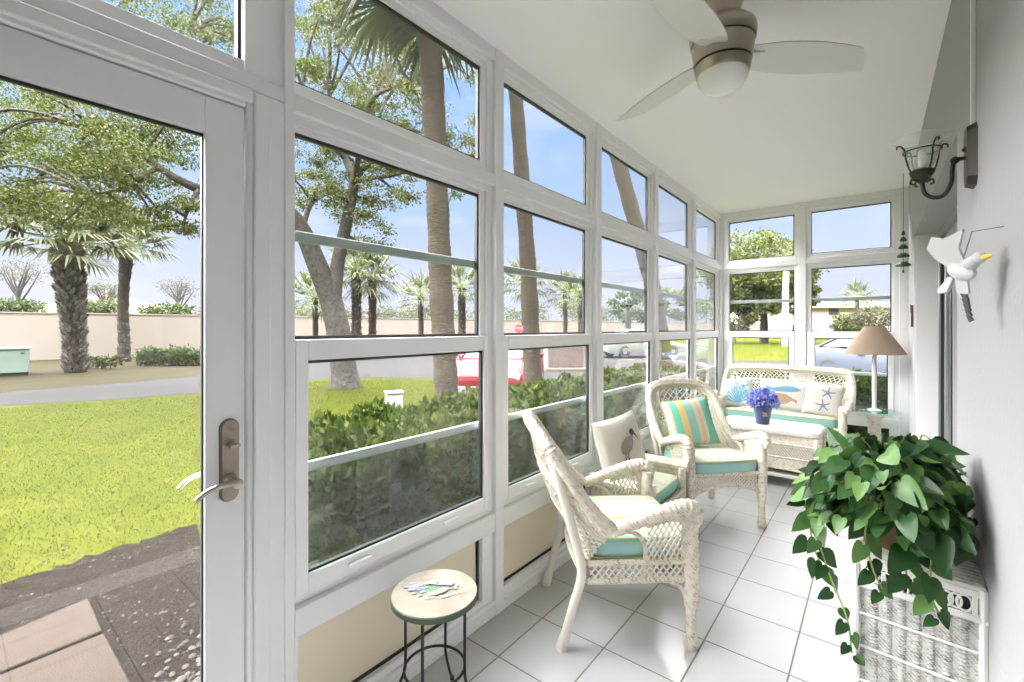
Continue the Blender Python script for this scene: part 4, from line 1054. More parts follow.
def palm(label, pts, radii, R, nf=26, nb=18, m=None, bark=None, group=None, boots=0, rust=False, stump=True, seed=1, down=-.55):
    r = random.Random(seed); base = V(pts[0]); root = empty('palm_tree', base, 0, label, 'palm tree', group)
    P = [p - base for p in spline(pts, 8)]; k = len(P)
    rad = [float(np.interp(i / (k - 1), np.linspace(0, 1, len(radii)), radii)) * (1 + .05 * math.sin(i * 1.7)) for i in range(k)]
    P2 = []; R2 = []
    for i in range(k - 1):
        for q in range(4): P2.append(P[i].lerp(P[i + 1], q / 4)); R2.append((rad[i] + (rad[i + 1] - rad[i]) * q / 4) * (1.025 if q % 2 else .98))
    P2.append(P[-1]); R2.append(rad[-1])
    tr = MB(); tr.tube(P2, R2, 14); tr.mi = 1
    if boots:
        b = tr; L = len(P2)
        for i in range(boots):
            t_ = i / boots; p = P2[int(t_ * (L - 1))]; ra = R2[int(t_ * (L - 1))]; a = i * 2.399
            o_ = V((math.cos(a), math.sin(a), 0)); tg = V((-o_.y, o_.x, 0)); w = ra * .22; h = ra * .62
            q = p + o_ * ra * .9; tilt = r.choice((-1, 1)) * .45
            sh = tg * tilt * h
            b.add([q - tg * w, q + tg * w, q + tg * w * .45 + o_ * ra * .42 + V((0, 0, h)) + sh, q - tg * w * .45 + o_ * ra * .42 + V((0, 0, h)) + sh, q - tg * w * .3 + V((0, 0, h * .9)) + sh * .6, q + tg * w * .3 + V((0, 0, h * .9)) + sh * .6], [(0, 1, 2, 3), (3, 2, 5, 4), (0, 3, 4), (1, 5, 2), (0, 4, 5, 1)])
    tr.build('trunk', [bark or M_palmbark, M_bootr if rust else M_boot], root, smooth=not boots)
    top = P[-1]
    ps, ds, Ls, Ws = [], [], [], []; pt = MB()
    for i in range(nf):
        a = i * 2.399 + r.uniform(-.2, .2); e = down + (1.35 - down) * ((i + .5) / nf) + r.uniform(-.12, .12)
        d = V((math.cos(a) * math.cos(e), math.sin(a) * math.cos(e), math.sin(e)))
        s = V((-math.sin(a), math.cos(a), 0)); nrm = d.cross(s)
        mid = top + d * R * .28; c = top + d * R * .50 - V((0, 0, R * .05))
        pt.tube([top, mid, c], R * .012, 4)
        for q in range(nb):
            fi = (q / (nb - 1) - .5) * 3.3 + r.uniform(-.06, .06)
            bd = d * math.cos(fi) + s * math.sin(fi) + nrm * .12
            ps.append(c + d * R * .05 * math.cos(fi)); ds.append(bd); Ls.append(R * r.uniform(.48, .62) * (.72 + .28 * math.cos(fi * .5))); Ws.append(R * .019)
    pt.build('stalks', M_stem, root)
    blades('fronds', ps, ds, Ls, Ws, m or M_frond, root)
    return root

def tree(label, name, trunk, branches, clusters, m, leaf, cat='tree', bark=None, group=None, shell=.25, twigs=0, fmat_w=.42):
    base = V(trunk[0][0]); root = empty(name, base, 0, label, cat, group)
    tb_ = MB(); sk = []
    for br in [trunk] + branches:
        P = spline([p for p, _ in br], 7); R_ = [float(np.interp(i / (len(P) - 1), np.linspace(0, 1, len(br)), [q for _, q in br])) for i in range(len(P))]
        tb_.tube([p - base for p in P], R_, 10); sk += P[len(P) // 3:] if br is trunk else P
    cs = [c for c, _, _ in clusters]
    if twigs:
        r = random.Random(4)
        for c in r.sample(cs, min(twigs, len(cs))):
            c = V(c); q = min(sk, key=lambda p: (p - c).length); L = (c - q).length
            if L < 3.2: 
                mid = q.lerp(c, .5) + V((r.uniform(-.1, .1), r.uniform(-.1, .1), .12 * L)) * L * .5; tb_.tube([p - base for p in spline([q, mid, c], 5)], [.045 - .030 * i / 10 for i in range(11)], 5)
    tb_.build('trunk', bark or M_bark, root)
    ps, ns = blob_points([tuple(V(c) - base) for c, _, _ in clusters], [rr_ for _, rr_, _ in clusters], [k for _, _, k in clusters], shell)
    d = ns * .6 + RNG.normal(size=ns.shape) * .7; d[:, 2] -= .25
    n = len(ps); leaves('foliage', ps, d, RNG.uniform(.7, 1.25, n) * leaf, RNG.uniform(.7, 1.2, n) * leaf * fmat_w * .5, m, root)
    return root

# the big oak
D = 11.6
A = lambda u, v, d=D: at(u, v, d)
ob = gcol(346, D)
trunk = [(ob + V((0, 0, -.05)), .42), (A(344, 372), .33), (A(338, 330), .30), (A(330, 298), .28), (A(316, 262, 11.4), .245), (A(303, 232, 11.2), .21), (A(288, 212, 11), .18), (A(262, 203, 10.8), .15), (A(230, 195, 10.5), .125), (A(197, 188, 10.3), .105), (A(172, 176, 10.2), .085), (A(152, 162, 10.1), .07), (A(130, 147, 10), .05), (A(95, 130, 9.8), .03)]
br = [[(A(333, 306), .20), (A(338, 262), .17), (A(346, 225), .15), (A(352, 195), .135), (A(354, 178), .12), (A(346, 160, 11.8), .085), (A(340, 135, 12), .06), (A(330, 95, 12), .035)],
      [(A(354, 180), .10), (A(364, 168, 11.3), .08), (A(382, 152, 11), .06), (A(405, 128, 10.8), .035)],
      [(A(355, 182), .07), (A(370, 178, 11.2), .055), (A(390, 176, 11), .04), (A(420, 168, 10.8), .02)],
      [(A(303, 226, 11.2), .07), (A(312, 203, 11.6), .055), (A(330, 193, 12), .04), (A(348, 190, 12.3), .025)],
      [(A(156, 168, 10.1), .06), (A(140, 180, 9.9), .05), (A(118, 190, 9.8), .035), (A(92, 194, 9.7), .02)],
      [(A(200, 188, 10.3), .06), (A(190, 205, 10), .04), (A(183, 225, 9.9), .02)],
      [(A(352, 190), .08), (A(362, 140, 11), .07), (A(372, 100, 10.5), .055), (A(400, 85, 10), .035), (A(430, 75, 9.6), .02)],
      [(A(262, 203, 10.8), .09), (A(240, 150, 10.4), .07), (A(215, 90, 10), .05), (A(190, 30, 9.8), .03)],
      [(A(346, 160, 11.8), .06), (A(318, 130, 11.4), .045), (A(302, 90, 11), .03)]]
r = random.Random(21); cl = []
def clus(n, poly_fn, dlo, dhi, rlo, rhi, k):
    c_ = 0
    while c_ < n:
        u, v = poly_fn()
        d = r.uniform(dlo, dhi); ra = r.uniform(rlo, rhi); cl.append((tuple(at(u, v, d)), (ra * 1.25, ra * 1.25, ra * .62), k)); c_ += 1
clus(88, lambda: (r.uniform(-95, 165), r.triangular(5, 222, 150)), 8.6, 12.5, .38, .70, 380)
clus(34, lambda: (r.uniform(-60, 150), r.uniform(150, 225)), 9, 12, .35, .6, 380)
clus(16, lambda: (r.uniform(150, 215), r.uniform(150, 245)), 9.4, 11, .20, .38, 220)
clus(14, lambda: (r.uniform(150, 260), r.uniform(85, 150)), 9.2, 12, .30, .5, 240)
clus(26, lambda: (r.uniform(110, 250), r.uniform(-40, 50)), 9, 12, .35, .6, 300)
clus(85, lambda: (r.uniform(288, 440), r.uniform(-20, 140)), 9.5, 13, .24, .50, 230)
clus(32, lambda: (r.uniform(325, 410), r.uniform(130, 215)), 10.5, 13, .22, .40, 200)
clus(22, lambda: (r.uniform(290, 350), r.uniform(135, 225)), 10.8, 13, .18, .35, 150)
clus(9, lambda: (r.uniform(340, 388), r.uniform(215, 250)), 11, 13, .2, .36, 140)
clus(24, lambda: (r.uniform(380, 480), r.uniform(120, 200)), 9.5, 12, .18, .34, 150)
clus(18, lambda: (r.uniform(395, 480), r.uniform(60, 150)), 9, 11, .2, .36, 170)
tree('large spreading oak with pale forked trunk outside the first window, crown overhanging the door', 'oak_tree', trunk, br, cl, M_oak, .078, twigs=130, shell=.1, fmat_w=.5)

# palms
def pt(u, v, d): return at(u, v, d)
palm('tall palm with thick grey brown trunk close behind the hedge, framed by the first window', [gcol(449, 6.5), pt(446, 380, 6.5), pt(441.5, 300, 6.5), pt(437.5, 200, 6.5), pt(433, 100, 6.45), pt(429, 20, 6.4), pt(425, -62, 6.35)], [.185, .168, .165, .155, .16, .165, .16], 1.75, nf=30, nb=34, m=M_frondd, bark=M_palmbark2, seed=5, down=-1.05)
palm('tall slim palm trunk rising past the second window', [gcol(533, 8), pt(532.5, 380, 8), pt(530, 300, 8), pt(523.5, 200, 8), pt(517, 110, 8), pt(511, 30, 8), pt(500, -130, 8)], [.18, .16, .145, .135, .125, .12, .12], 1.5, nf=24, nb=20, bark=M_palmbark2, seed=6)
palm('leaning palm trunk crossing the third window', [gcol(676, 9.5), pt(668, 380, 9.5), pt(653, 290, 9.4), pt(636, 225, 9.3), pt(619, 164, 9.2), pt(604, 105, 9.1), pt(575, -20, 9.0)], [.19, .17, .16, .155, .145, .14, .14], 1.5, nf=22, nb=18, bark=M_palmbark2, seed=7)
palm('stout palm with thick shaggy trunk across the road, nearest the utility cabinet', [gcol(76, 15.6), pt(75, 350, 15.6), pt(73, 320, 15.6), pt(70, 290, 15.6), pt(68, 262, 15.6), pt(66, 244, 15.6)], [.29, .26, .30, .34, .35, .30], 2.3, nf=34, nb=24, boots=640, seed=8, down=-.35)
palm('slender palm with smooth trunk across the road beside the leafy shrub', [gcol(124, 20.5), pt(124, 340, 20.5), pt(123, 315, 20.5), pt(124, 285, 20.5), pt(126, 262, 20.5), pt(127, 247, 20.5)], [.25, .22, .21, .20, .25, .22], 2.1, nf=30, nb=22, boots=70, seed=9, down=-.2, bark=M_palmbark2)
for i, (u, vb, vt, d, rp, R_, lab, bo) in enumerate((
    (315, 345, 298, 22, 2.6, 1.7, 'young palm with yellowing skirt before the perimeter wall, left of the oak trunk', 0),
    (356, 345, 272, 23, 4.6, 2.0, 'palm with rough trunk just right of the oak trunk', 90),
    (372, 345, 280, 24, 3.6, 1.9, 'palm with reddish trunk before the perimeter wall', 70),
    (420.5, 343, 297, 30, 2.6, 1.9, 'lone slim palm before the perimeter wall, left of the thick palm trunk', 0),
    (461.5, 342, 288, 32, 3.6, 2.1, 'palm seen just right of the thick palm trunk', 60),
    (524, 340, 283, 36, 3.2, 2.4, 'palm whose fronds show on both sides of the slim palm trunk', 0),
    (565, 340, 292, 36, 2.2, 2.0, 'left one of the palm pair in the second window', 0),
    (580, 342, 296, 32, 2.6, 1.9, 'right one of the palm pair in the second window', 60))):
    palm(lab, [gcol(u, d), pt(u + .5, (vb + vt) / 2 + 8, d), pt(u, vt, d)], [rp * d / F_PX * 1.1, rp * d / F_PX, rp * d / F_PX * 1.05], R_, nf=28, nb=18, boots=bo, seed=20 + i, group='small palms along the wall', down=-.6, rust=(u == 372), bark=M_redbark if u == 372 else None)

def bush(label, name, u, v0, v1, d, ru, m, leaf, n, cat='bush', group=None, depth_r=None):
    zc = at(u, (v0 + v1) / 2, d); rx = ru * d / F_PX; rz_ = abs(v1 - v0) / 2 * d / F_PX; g = gcol(u, d)
    k = max(3, int(ru / max(6, (v1 - v0) * .6)) * 2 + 1); r = random.Random(int(u * 7 + d)); cl_ = []
    for i in range(k):
        q = (i / (k - 1) - .5) * 1.5; c = zc + V((CS, SN, 0)) * (q * rx) + V((-SN, CS, 0)) * r.uniform(-.3, .3) * rz_ + V((0, 0, r.uniform(-.15, .1) * rz_)); cl_.append((tuple(c), (max(rx / k * 1.7, rz_ * .5), max(rx / k * 1.7, rz_ * .5), rz_ * r.uniform(.85, 1)), n // k))
    t0 = g.copy(); return tree(label, name, [(t0, .06), (t0.lerp(zc, .5), .05), (zc, .03)], [], cl_, m, leaf, cat, group=group, shell=.35)
bush('leafy green shrub along the foot of the perimeter wall beside the slender palm', 'shrub', 172, 346, 366, 18.5, 36, M_bush, .16, 2600)
bush('low yellowish weeds between the two palms across the road', 'shrub', 103, 355, 367, 17, 20, M_blade_g, .14, 500)
bush('dark green bush peeking over the wall left of the stout palm', 'bush', 14, 298, 316, 27, 20, M_bush, .22, 1300)
bush('green bush behind the wall between the two palms', 'bush', 100, 297, 318, 30, 18, M_bush, .24, 1300)
bush('green bush behind the wall right of the slender palm', 'bush', 168, 303, 320, 34, 20, M_bush, .26, 1200)
# bare trees behind the wall
def bare(label, u, vb, vt, d, w, seed):
    r = random.Random(seed); g = gcol(u, d); brs = []; cl_ = []
    for k in range(9):
        q = r.uniform(-1, 1); top = at(u + q * w, vt + abs(q) * (vb - vt) * .45 * r.random(), d); st_ = at(u + r.uniform(-2, 2), vb - (vb - vt) * r.uniform(.1, .45), d)
        brs.append([(st_, .07), (st_.lerp(top, .5) + V((0, 0, -.1)), .045), (top, .015)]); cl_.append((tuple(top), (w * .45 * d / F_PX, w * .45 * d / F_PX, .5), 55))
        cl_.append((tuple(st_.lerp(top, .7)), (w * .4 * d / F_PX, w * .4 * d / F_PX, .45), 40))
    tree(label, 'scrub_tree', [(g, .12), (at(u, (vb + vt) / 2 + 6, d), .1), (at(u, vt + (vb - vt) * .5, d), .06)], brs, cl_, M_pale, .15, group='thin trees behind the wall')
bare('thin pale tree behind the wall left of the stout palm', 18, 312, 264, 32, 34, 3)
bare('thin bare tree behind the wall between the two palms', 104, 312, 284, 34, 16, 4)
bare('small bare branched tree behind the wall near the door edge', 178, 314, 282, 36, 18, 5)

# tree belt beyond the perimeter wall
r = random.Random(31); cs = []; rs_ = []; ks = []
for k in range(120):
    u = r.uniform(205, 730); d = W0.length + 12 + (u - 100) * .075 + r.uniform(0, 10); top = float(np.interp(u, [205, 300, 480, 520, 585, 720], [303, 303, 302, 300, 299, 300])) + r.uniform(0, 9)
    p = at(u, top + 7, d); cs.append(tuple(p)); rs_.append((1.6, 1.6, .9)); ks.append(95)
    cs.append((p.x, p.y, max(1.0, p.z - 1.3))); rs_.append((1.6, 1.6, 1.0)); ks.append(60)
ps, ns = blob_points(cs, rs_, ks, .3); n_ = len(ps)
mt_ = leafmat('belt_leaf', (.16, .23, .07), (.27, .33, .13), (.42, .42, .26), .7, .3)
o = leaves('treeline', ps, ns + RNG.normal(size=ns.shape) * .7, RNG.uniform(.22, .40, n_), RNG.uniform(.07, .13, n_), mt_); tag(o, 'distant belt of scrub and trees beyond the perimeter wall', 'trees', kind='stuff')

# clipped hedges around the porch
def hedge(label, x0, x1, y0, y1, z1, n):
    P = []; Nn = []
    def add(k, fx):
        q = RNG.random((k, 2)); p, nn = fx(q); P.append(p); Nn.append(np.tile(nn, (k, 1)))
    W_, L_, Hh = x1 - x0, y1 - y0, z1 - GZ; tot = W_ * L_ + 2 * Hh * L_ + 2 * Hh * W_
    add(int(n * 1.3 * W_ * L_ / tot), lambda q: (np.stack([x0 + q[:, 0] * W_, y0 + q[:, 1] * L_, np.full(len(q), z1)], 1), (0, 0, 1)))
    for xx, sg in ((x0, -1), (x1, 1)): add(int(n * Hh * L_ / tot), lambda q: (np.stack([np.full(len(q), xx), y0 + q[:, 1] * L_, GZ + .06 + q[:, 0] * (Hh - .06)], 1), (sg, 0, .2)))
    for yy, sg in ((y0, -1), (y1, 1)): add(int(n * Hh * W_ / tot), lambda q: (np.stack([x0 + q[:, 1] * W_, np.full(len(q), yy), GZ + .06 + q[:, 0] * (Hh - .06)], 1), (0, sg, .2)))
    P = np.vstack(P); Nn = np.vstack(Nn).astype(float)
    bump = .045 * np.sin(P[:, 0] * 6.1 + P[:, 2] * 4) * np.cos(P[:, 1] * 5.3) + .03 * np.sin(P[:, 1] * 13 + P[:, 2] * 11)
    P = P + Nn * (bump[:, None] + RNG.uniform(-.13, .03, (len(P), 1)))
    o = leaves('hedge', P, Nn * .55 + RNG.normal(size=P.shape) * .6 + np.array([[0, 0, .25]]), RNG.uniform(.04, .078, len(P)), RNG.uniform(.012, .022, len(P)), M_hedge)
    tag(o, label, 'hedge')
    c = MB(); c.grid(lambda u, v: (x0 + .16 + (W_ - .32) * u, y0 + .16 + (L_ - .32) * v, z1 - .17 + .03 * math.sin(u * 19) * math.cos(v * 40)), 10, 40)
    c.box(x0 + .17, x1 - .17, y0 + .17, y1 - .17, GZ, z1 - .19); c.build('twigs', M_hcore, o)  # solid dark core added for opacity, standing in for the hedge's shaded inside
hedge('long clipped green hedge directly outside the window wall', -2.74, -1.78, .98, 6.35, .80, 52000)
hedge('clipped hedge outside the end windows behind the sofa', -1.70, 1.7, 6.5, 7.25, .77, 20000)

# trees and palms on the far lawn beyond the end windows
def crown(u, v, d, ru, rv, k, n, seed):
    r = random.Random(seed); out = []
    for i in range(k):
        a = r.uniform(0, 2 * PI); q = math.sqrt(r.random()); e = (u + ru * q * math.cos(a), v + rv * q * math.sin(a)); out.append((tuple(at(*e, d + r.uniform(-3, 3))), (ru * .26 * d / F_PX, ru * .26 * d / F_PX, rv * .22 * d / F_PX), n))
    return out
g = gcol(764, 46)
tree('broad leafy shade tree on the far lawn, filling the left end window', 'shade_tree', [(g, .42), (at(764, 320, 46), .34), (at(763, 300, 46), .3), (at(760, 270, 46), .2)], [[(at(764, 312, 46), .2), (at(745, 290, 46), .12), (at(735, 270, 46), .06)], [(at(764, 308, 46), .2), (at(785, 288, 46), .12), (at(800, 268, 46), .06)]], crown(758, 272, 46, 54, 38, 90, 200, 2) + crown(745, 300, 46, 26, 20, 24, 200, 8) + crown(790, 296, 46, 26, 18, 16, 160, 7) + crown(808, 282, 46, 16, 24, 10, 150, 9), M_tree2, .34, shell=.3, fmat_w=.6)
palm('palm with smooth pinkish trunk in front of the broad shade tree', [gcol(785.5, 38), pt(785.5, 310, 38), pt(786, 280, 38), pt(788, 256, 38)], [.27, .24, .24, .24], 1.6, nf=24, nb=14, seed=41, bark=mat('pink_bark', (.55, .40, .30), .9))
palm('far palm in front of the two storey apartment block', [gcol(857, 52), pt(857, 318, 52), pt(857, 298, 52)], [.22, .2, .2], 2.3, nf=26, nb=14, seed=42)
bush('dark green round bush before the apartment block', 'bush', 852, 313, 331, 50, 14, M_bush, .36, 1100)
bush('pale green tall bush before the apartment block, behind the lamp shade', 'bush', 880, 304, 333, 48, 22, M_pale, .36, 1600)
bush('trimmed bright hedge row on the far lawn', 'bush', 852, 326, 336, 46, 18, M_hedge, .30, 1100)
bush('grey green bush at the left edge of the end window', 'bush', 735, 312, 336, 44, 12, M_pale, .30, 900)
g = gcol(690, 34)
tree('round green tree beyond the parking lot, seen in the fourth window', 'shade_tree', [(g, .3), (at(690, 320, 34), .22), (at(690, 300, 34), .15)], [], crown(682, 300, 34, 26, 18, 16, 150, 12), M_tree2, .26, fmat_w=.6)
g = gcol(628, 36)
tree('dark green tree beyond the parking lot, seen in the third window', 'shade_tree', [(g, .3), (at(628, 322, 36), .22), (at(628, 305, 36), .15)], [], crown(628, 306, 36, 24, 16, 14, 150, 13), M_bush, .26, fmat_w=.6)

# ------------------------------------------------------------------ buildings
def building(label, name, u0, u1, d, v_eave, v_ridge, storeys, wallm):
    g0, g1 = gcol(u0, d), gcol(u1, d); ax = (g1 - g0).normalized(); nx = V((-ax.y, ax.x, 0)); Lb = (g1 - g0).length
    ze = at(u0, v_eave, d).z; zr = at(u0, v_ridge, d).z; root = empty(name, g0, math.atan2(ax.y, ax.x), label, 'building'); dp_ = 10
    f = MB(); f.box(0, Lb, 0, dp_, 0, ze - GZ); f.build('walls', wallm, root, smooth=False)
    f = MB(); o_ = .8; a_, b_ = ze - GZ, zr - GZ
    f.add([(-o_, -o_, a_), (Lb + o_, -o_, a_), (Lb + o_, dp_ + o_, a_), (-o_, dp_ + o_, a_), (dp_ / 2, dp_ / 2, b_), (Lb - dp_ / 2, dp_ / 2, b_)], [(0, 1, 5, 4), (1, 2, 5), (2, 3, 4, 5), (3, 0, 4), (0, 3, 2, 1)]); f.build('roof', M_roofc, root, smooth=False)
    f = MB(); f.box(-o_, Lb + o_, -o_ - .05, -o_, a_ - .35, a_ + .05); f.build('fascia', M_whiteout, root, smooth=False)
    k = max(2, int(Lb / 6))
    for s_ in range(storeys):
        for i in range(k):
            x = (i + .5) * Lb / k; z = .9 + s_ * 3.0
            f = MB(); f.box(x - .9, x + .9, -.03, .02, z, z + 1.25); f.build('window', M_win, root, smooth=False)
building('pale two storey apartment block beyond the far lawn', 'apartment_building', 742, 925, 85, 306, 300, 2, M_bld)
building('single storey house with tan hip roof behind the wall, left of the stout palm', 'house', 14, 108, 42, 313, 286, 1, M_bld)
building('low tan roofed house behind the wall, right of the slender palm', 'house', 120, 160, 50, 314, 303, 1, M_bld)

# ------------------------------------------------------------------ cars
def car(label, loc, heading, paint, Ln=4.6, Hc=1.43, wheels=True, front_grille=False):
    root = empty('car', (loc.x, loc.y, GZ + .01), math.atan2(heading[1], heading[0]), label, 'car'); h = Ln / 2; w = .89; k = Hc / 1.43
    st_ = [(-h, .34, .70, .66), (-h + .06, .28, .86, .78), (-h + .25, .22, .98, .86), (-h + .9, .20, 1.0, w), (-.5, .19, .93, w), (.6, .19, .91, w), (1.15, .20, .92, w), (h - .7, .22, .80, .86), (h - .2, .26, .68, .80), (h - .03, .30, .60, .72), (h, .36, .52, .66)]
    prof = [(-1, 0.0), (-1.02, .25), (-1.0, .55), (-.965, .80), (-.90, .93), (-.72, 1.0), (-.3, 1.015), (.3, 1.015), (.72, 1.0), (.90, .93), (.965, .80), (1.0, .55), (1.02, .25), (1, 0)]
    n = len(prof); f = MB(); vs = []
    for (x, z0, z1, ww) in st_: vs += [(x, a * ww, (z0 + (z1 - z0) * b_) * k) for a, b_ in prof]
    fs = [(i * n + j, i * n + j + 1, (i + 1) * n + j + 1, (i + 1) * n + j) for i in range(len(st_) - 1) for j in range(n - 1)]
    fs += [(i * n + n - 1, i * n, (i + 1) * n, (i + 1) * n + n - 1) for i in range(len(st_) - 1)] + [tuple(range(n)), tuple(reversed(range((len(st_) - 1) * n, len(st_) * n)))]
    f.add(vs, fs); body_ = f.build('body', paint, root)
    gh = [(-h + .55, .97, .10, .70), (-1.0, 1.0, .40, .70), (-.65, .98, .46, .66), (.0, .95, .47, .67), (.35, .93, .42, .66), (1.15, .92, .02, .72)]
    f = MB(); vs = []
    for (x, zb, hh, ww) in gh: vs += [(x, -w * .86, zb * k), (x, -ww * .86, (zb + hh * .9) * k), (x, -ww * .7, (zb + hh) * k), (x, ww * .7, (zb + hh) * k), (x, ww * .86, (zb + hh * .9) * k), (x, w * .86, zb * k)]
    fs = [(i * 6 + j, i * 6 + j + 1, (i + 1) * 6 + j + 1, (i + 1) * 6 + j) for i in range(5) for j in range(5)] + [(0, 1, 2, 3, 4, 5), tuple(reversed(range(30, 36)))]
    f.add(vs, fs); f.build('windows', M_carglass, root)
    f = MB(); vs = []
    for (x, zb, hh, ww) in gh[1:5]: vs += [(x, -ww * .80, (zb + hh * .93) * k + .012), (x, -ww * .6, (zb + hh) * k + .02), (x, ww * .6, (zb + hh) * k + .02), (x, ww * .80, (zb + hh * .93) * k + .012)]
    f.add(vs, [(i * 4 + j, i * 4 + j + 1, (i + 1) * 4 + j + 1, (i + 1) * 4 + j) for i in range(3) for j in range(3)])
    for s_ in (-1, 1):
        def gp_(i, q): x, zb, hh, ww = gh[i]; return V((x, s_ * (w * .86 + (ww * .86 - w * .86) * q + .006), (zb + hh * .9 * q) * k))
        f.tube([gp_(0, 0), gp_(1, 1), gp_(2, 1), gp_(3, 1), gp_(4, 1), gp_(5, .5)], .035, 6); f.tube([gp_(3, 0), gp_(3, 1)], .03, 6)
    f.build('roof', paint, root)
    for s_ in (-1, 1):
        f = MB(); f.box(-h - .01, -h + .22, s_ * .60 - .14, s_ * .60 + .14, .72 * k, .86 * k); f.build('tail_light', M_lred, root, bevel=.02)
        f = MB(); f.box(h - .32, h - .04, s_ * .60 - .13, s_ * .60 + .13, .54 * k, .66 * k); f.build('headlight', M_lclear, root, bevel=.02)
        f = MB(); f.ell((.75, s_ * (w + .09), .98 * k), (.07, .11, .07)); f.build('mirror', paint, root)
        for x in (-.42, .45):
            f = MB(); f.box(x - .10, x + .10, s_ * w * .99 - .02, s_ * w * .99 + .025, .80 * k, .825 * k); f.build('door_handle', M_hub, root, bevel=.006)
        for x in (-h + .95, h - .92):
            Mx = Matrix.Translation((x, s_ * (w - .10), .31)) @ Matrix.Rotation(PI / 2, 4, 'X')
            f = MB(); f.lathe([(.19, -.11), (.30, -.11), (.32, -.08), (.32, .08), (.30, .11), (.19, .11)], 24, Mx); wo = f.build('wheel', M_rubber, root)
            f = MB(); f.lathe([(.0001, -.10), (.06, -.115), (.19, -.10), (.20, -.07), (.20, .07), (.19, .10), (.06, .115), (.0001, .10)], 16, Mx); f.build('wheel_rim', M_hub, wo)
    if front_grille:
        f = MB(); f.box(h - .05, h + .02, -.52, -.06, .24 * k, .40 * k); f.box(h - .05, h + .02, .06, .52, .24 * k, .40 * k); f.build('grille', mat('grille_grey', (.16, .17, .18), .5), root, bevel=.015)
    return root
hd_s = V((3.3, -2.5, 0)).normalized(); Rr = gcol(823, 14.2)
car('silver blue sedan parked beyond the hedge, seen behind the lamp', Rr + hd_s * 2.3, hd_s, M_silver)
car('red car parked behind the hedge, nose toward the porch', gcol(489, 9.6) + V((-.49, .87, 0)) * 1.4, (.50, -.87), M_redcar, Ln=4.3, Hc=1.32, front_grille=True)
car('small white car far away before the apartment block', gcol(828, 60), (1, .1), M_whitecar)
car('white car parked far beyond the third window', gcol(640, 24), (.6, .8), M_whitecar)

# ------------------------------------------------------------------ street things
tf = empty('transformer_cabinet', gcol(4, 14.3), YAW + .80, 'pale green utility cabinet on a dark base across the road', 'utility cabinet')
f = MB(); f.box(-1.0, .54, -.1, .9, .10, .84); f.build('cabinet', M_tgreen, tf, bevel=.015)
f = MB(); f.box(-1.03, .57, -.13, .93, .84, .89); f.build('lid', M_tgreen, tf, bevel=.01)
f = MB(); f.box(-.98, .52, -.07, .88, 0, .10); f.build('base', M_black, tf)
f = MB(); f.box(.36, .44, -.115, -.10, .70, .74); f.build('latch', M_black, tf)
ub = empty('meter_box', gcol(394, 8.7), YAW + .4, 'small white utility box on the grass beyond the hedge', 'utility box')
f = MB(); f.box(-.15, .15, -.13, .13, .0, .28); f.build('box', M_whiteout, ub, bevel=.01)
f = MB(); f.box(-.17, .17, -.15, .15, .28, .31); f.build('lid', M_whiteout, ub, bevel=.008)
ss = empty('stop_sign', gcol(518.5, 30), YAW, 'red octagonal stop sign beyond the parking lot', 'traffic sign')
f = MB(); f.tube([(0, .03, 0), (0, .03, 1.75)], .03, 8); f.build('post', M_alu, ss)
oc = [(.30 * math.cos(PI / 8 + k * PI / 4), 1.48 + .30 * math.sin(PI / 8 + k * PI / 4)) for k in range(8)]
f = MB(); f.prism(oc, lambda p: V((p[0] * 1.06, .0, 1.48 + (p[1] - 1.48) * 1.06)), lambda p: V((p[0] * 1.06, .012, 1.48 + (p[1] - 1.48) * 1.06))); f.build('white_border', M_whiteout, ss, smooth=False)
f = MB(); f.prism(oc, lambda p: V((p[0], -.004, p[1])), lambda p: V((p[0], .0, p[1]))); f.build('sign_face', M_stop, ss, smooth=False)
fc = bpy.data.curves.new('lettering', 'FONT'); fc.body = 'STOP'; fc.size = .22; fc.align_x = 'CENTER'; fc.align_y = 'CENTER'; fc.extrude = .002; fc.materials.append(M_whiteout)
ft_ = bpy.data.objects.new('text_source', fc); C.objects.link(ft_); bpy.context.view_layer.update()
fme = bpy.data.meshes.new_from_object(ft_.evaluated_get(bpy.context.evaluated_depsgraph_get())); bpy.data.objects.remove(ft_)
fo_ = bpy.data.objects.new('lettering', fme); C.objects.link(fo_); fo_.parent = ss; fo_.location = (0, -.008, 1.48); fo_.rotation_euler = (PI / 2, 0, 0)
ge = empty('board_gate', gcol(545, 16.3), YAW + .06, 'brown slatted enclosure gate with a white post beyond the parking lot', 'gate')
f = MB(); f.box(-.03, .10, -.05, .08, 0, 1.12); f.build('post', M_whiteout, ge)
f = MB()
for k in range(-8, 16):
    x0_ = .16 + k * .115
    for seg in range(1):
        a_ = max(.16, x0_); b_ = min(1.36, x0_ + .95)
        if b_ - a_ < .05: continue
        za = .08 + (b_ - x0_) / .95 * .95; zb = .08 + (a_ - x0_) / .95 * .95
        f.prism([(a_, 1.11 - zb), (b_, 1.11 - za), (b_, 1.11 - za + .10), (a_, 1.11 - zb + .10)], lambda p: V((p[0], 0, p[1])), lambda p: V((p[0], .025, p[1])))
f.box(.16, 1.36, .026, .04, .06, 1.06); f.build('boards', M_wood, ge, smooth=False)
f = MB(); f.box(.74, .79, -.02, .02, .04, 1.1); f.box(1.36, 1.42, -.04, .05, 0, 1.12); f.build('gate_frame', M_wood, ge, smooth=False)
cb = MB(); cb.box(0, 1.9, -.35, -.12, 0, .10); o = cb.build('orange_curb', M_curb, bevel=.02); place(o, gcol(545, 16.3), YAW + .06); struct(o)

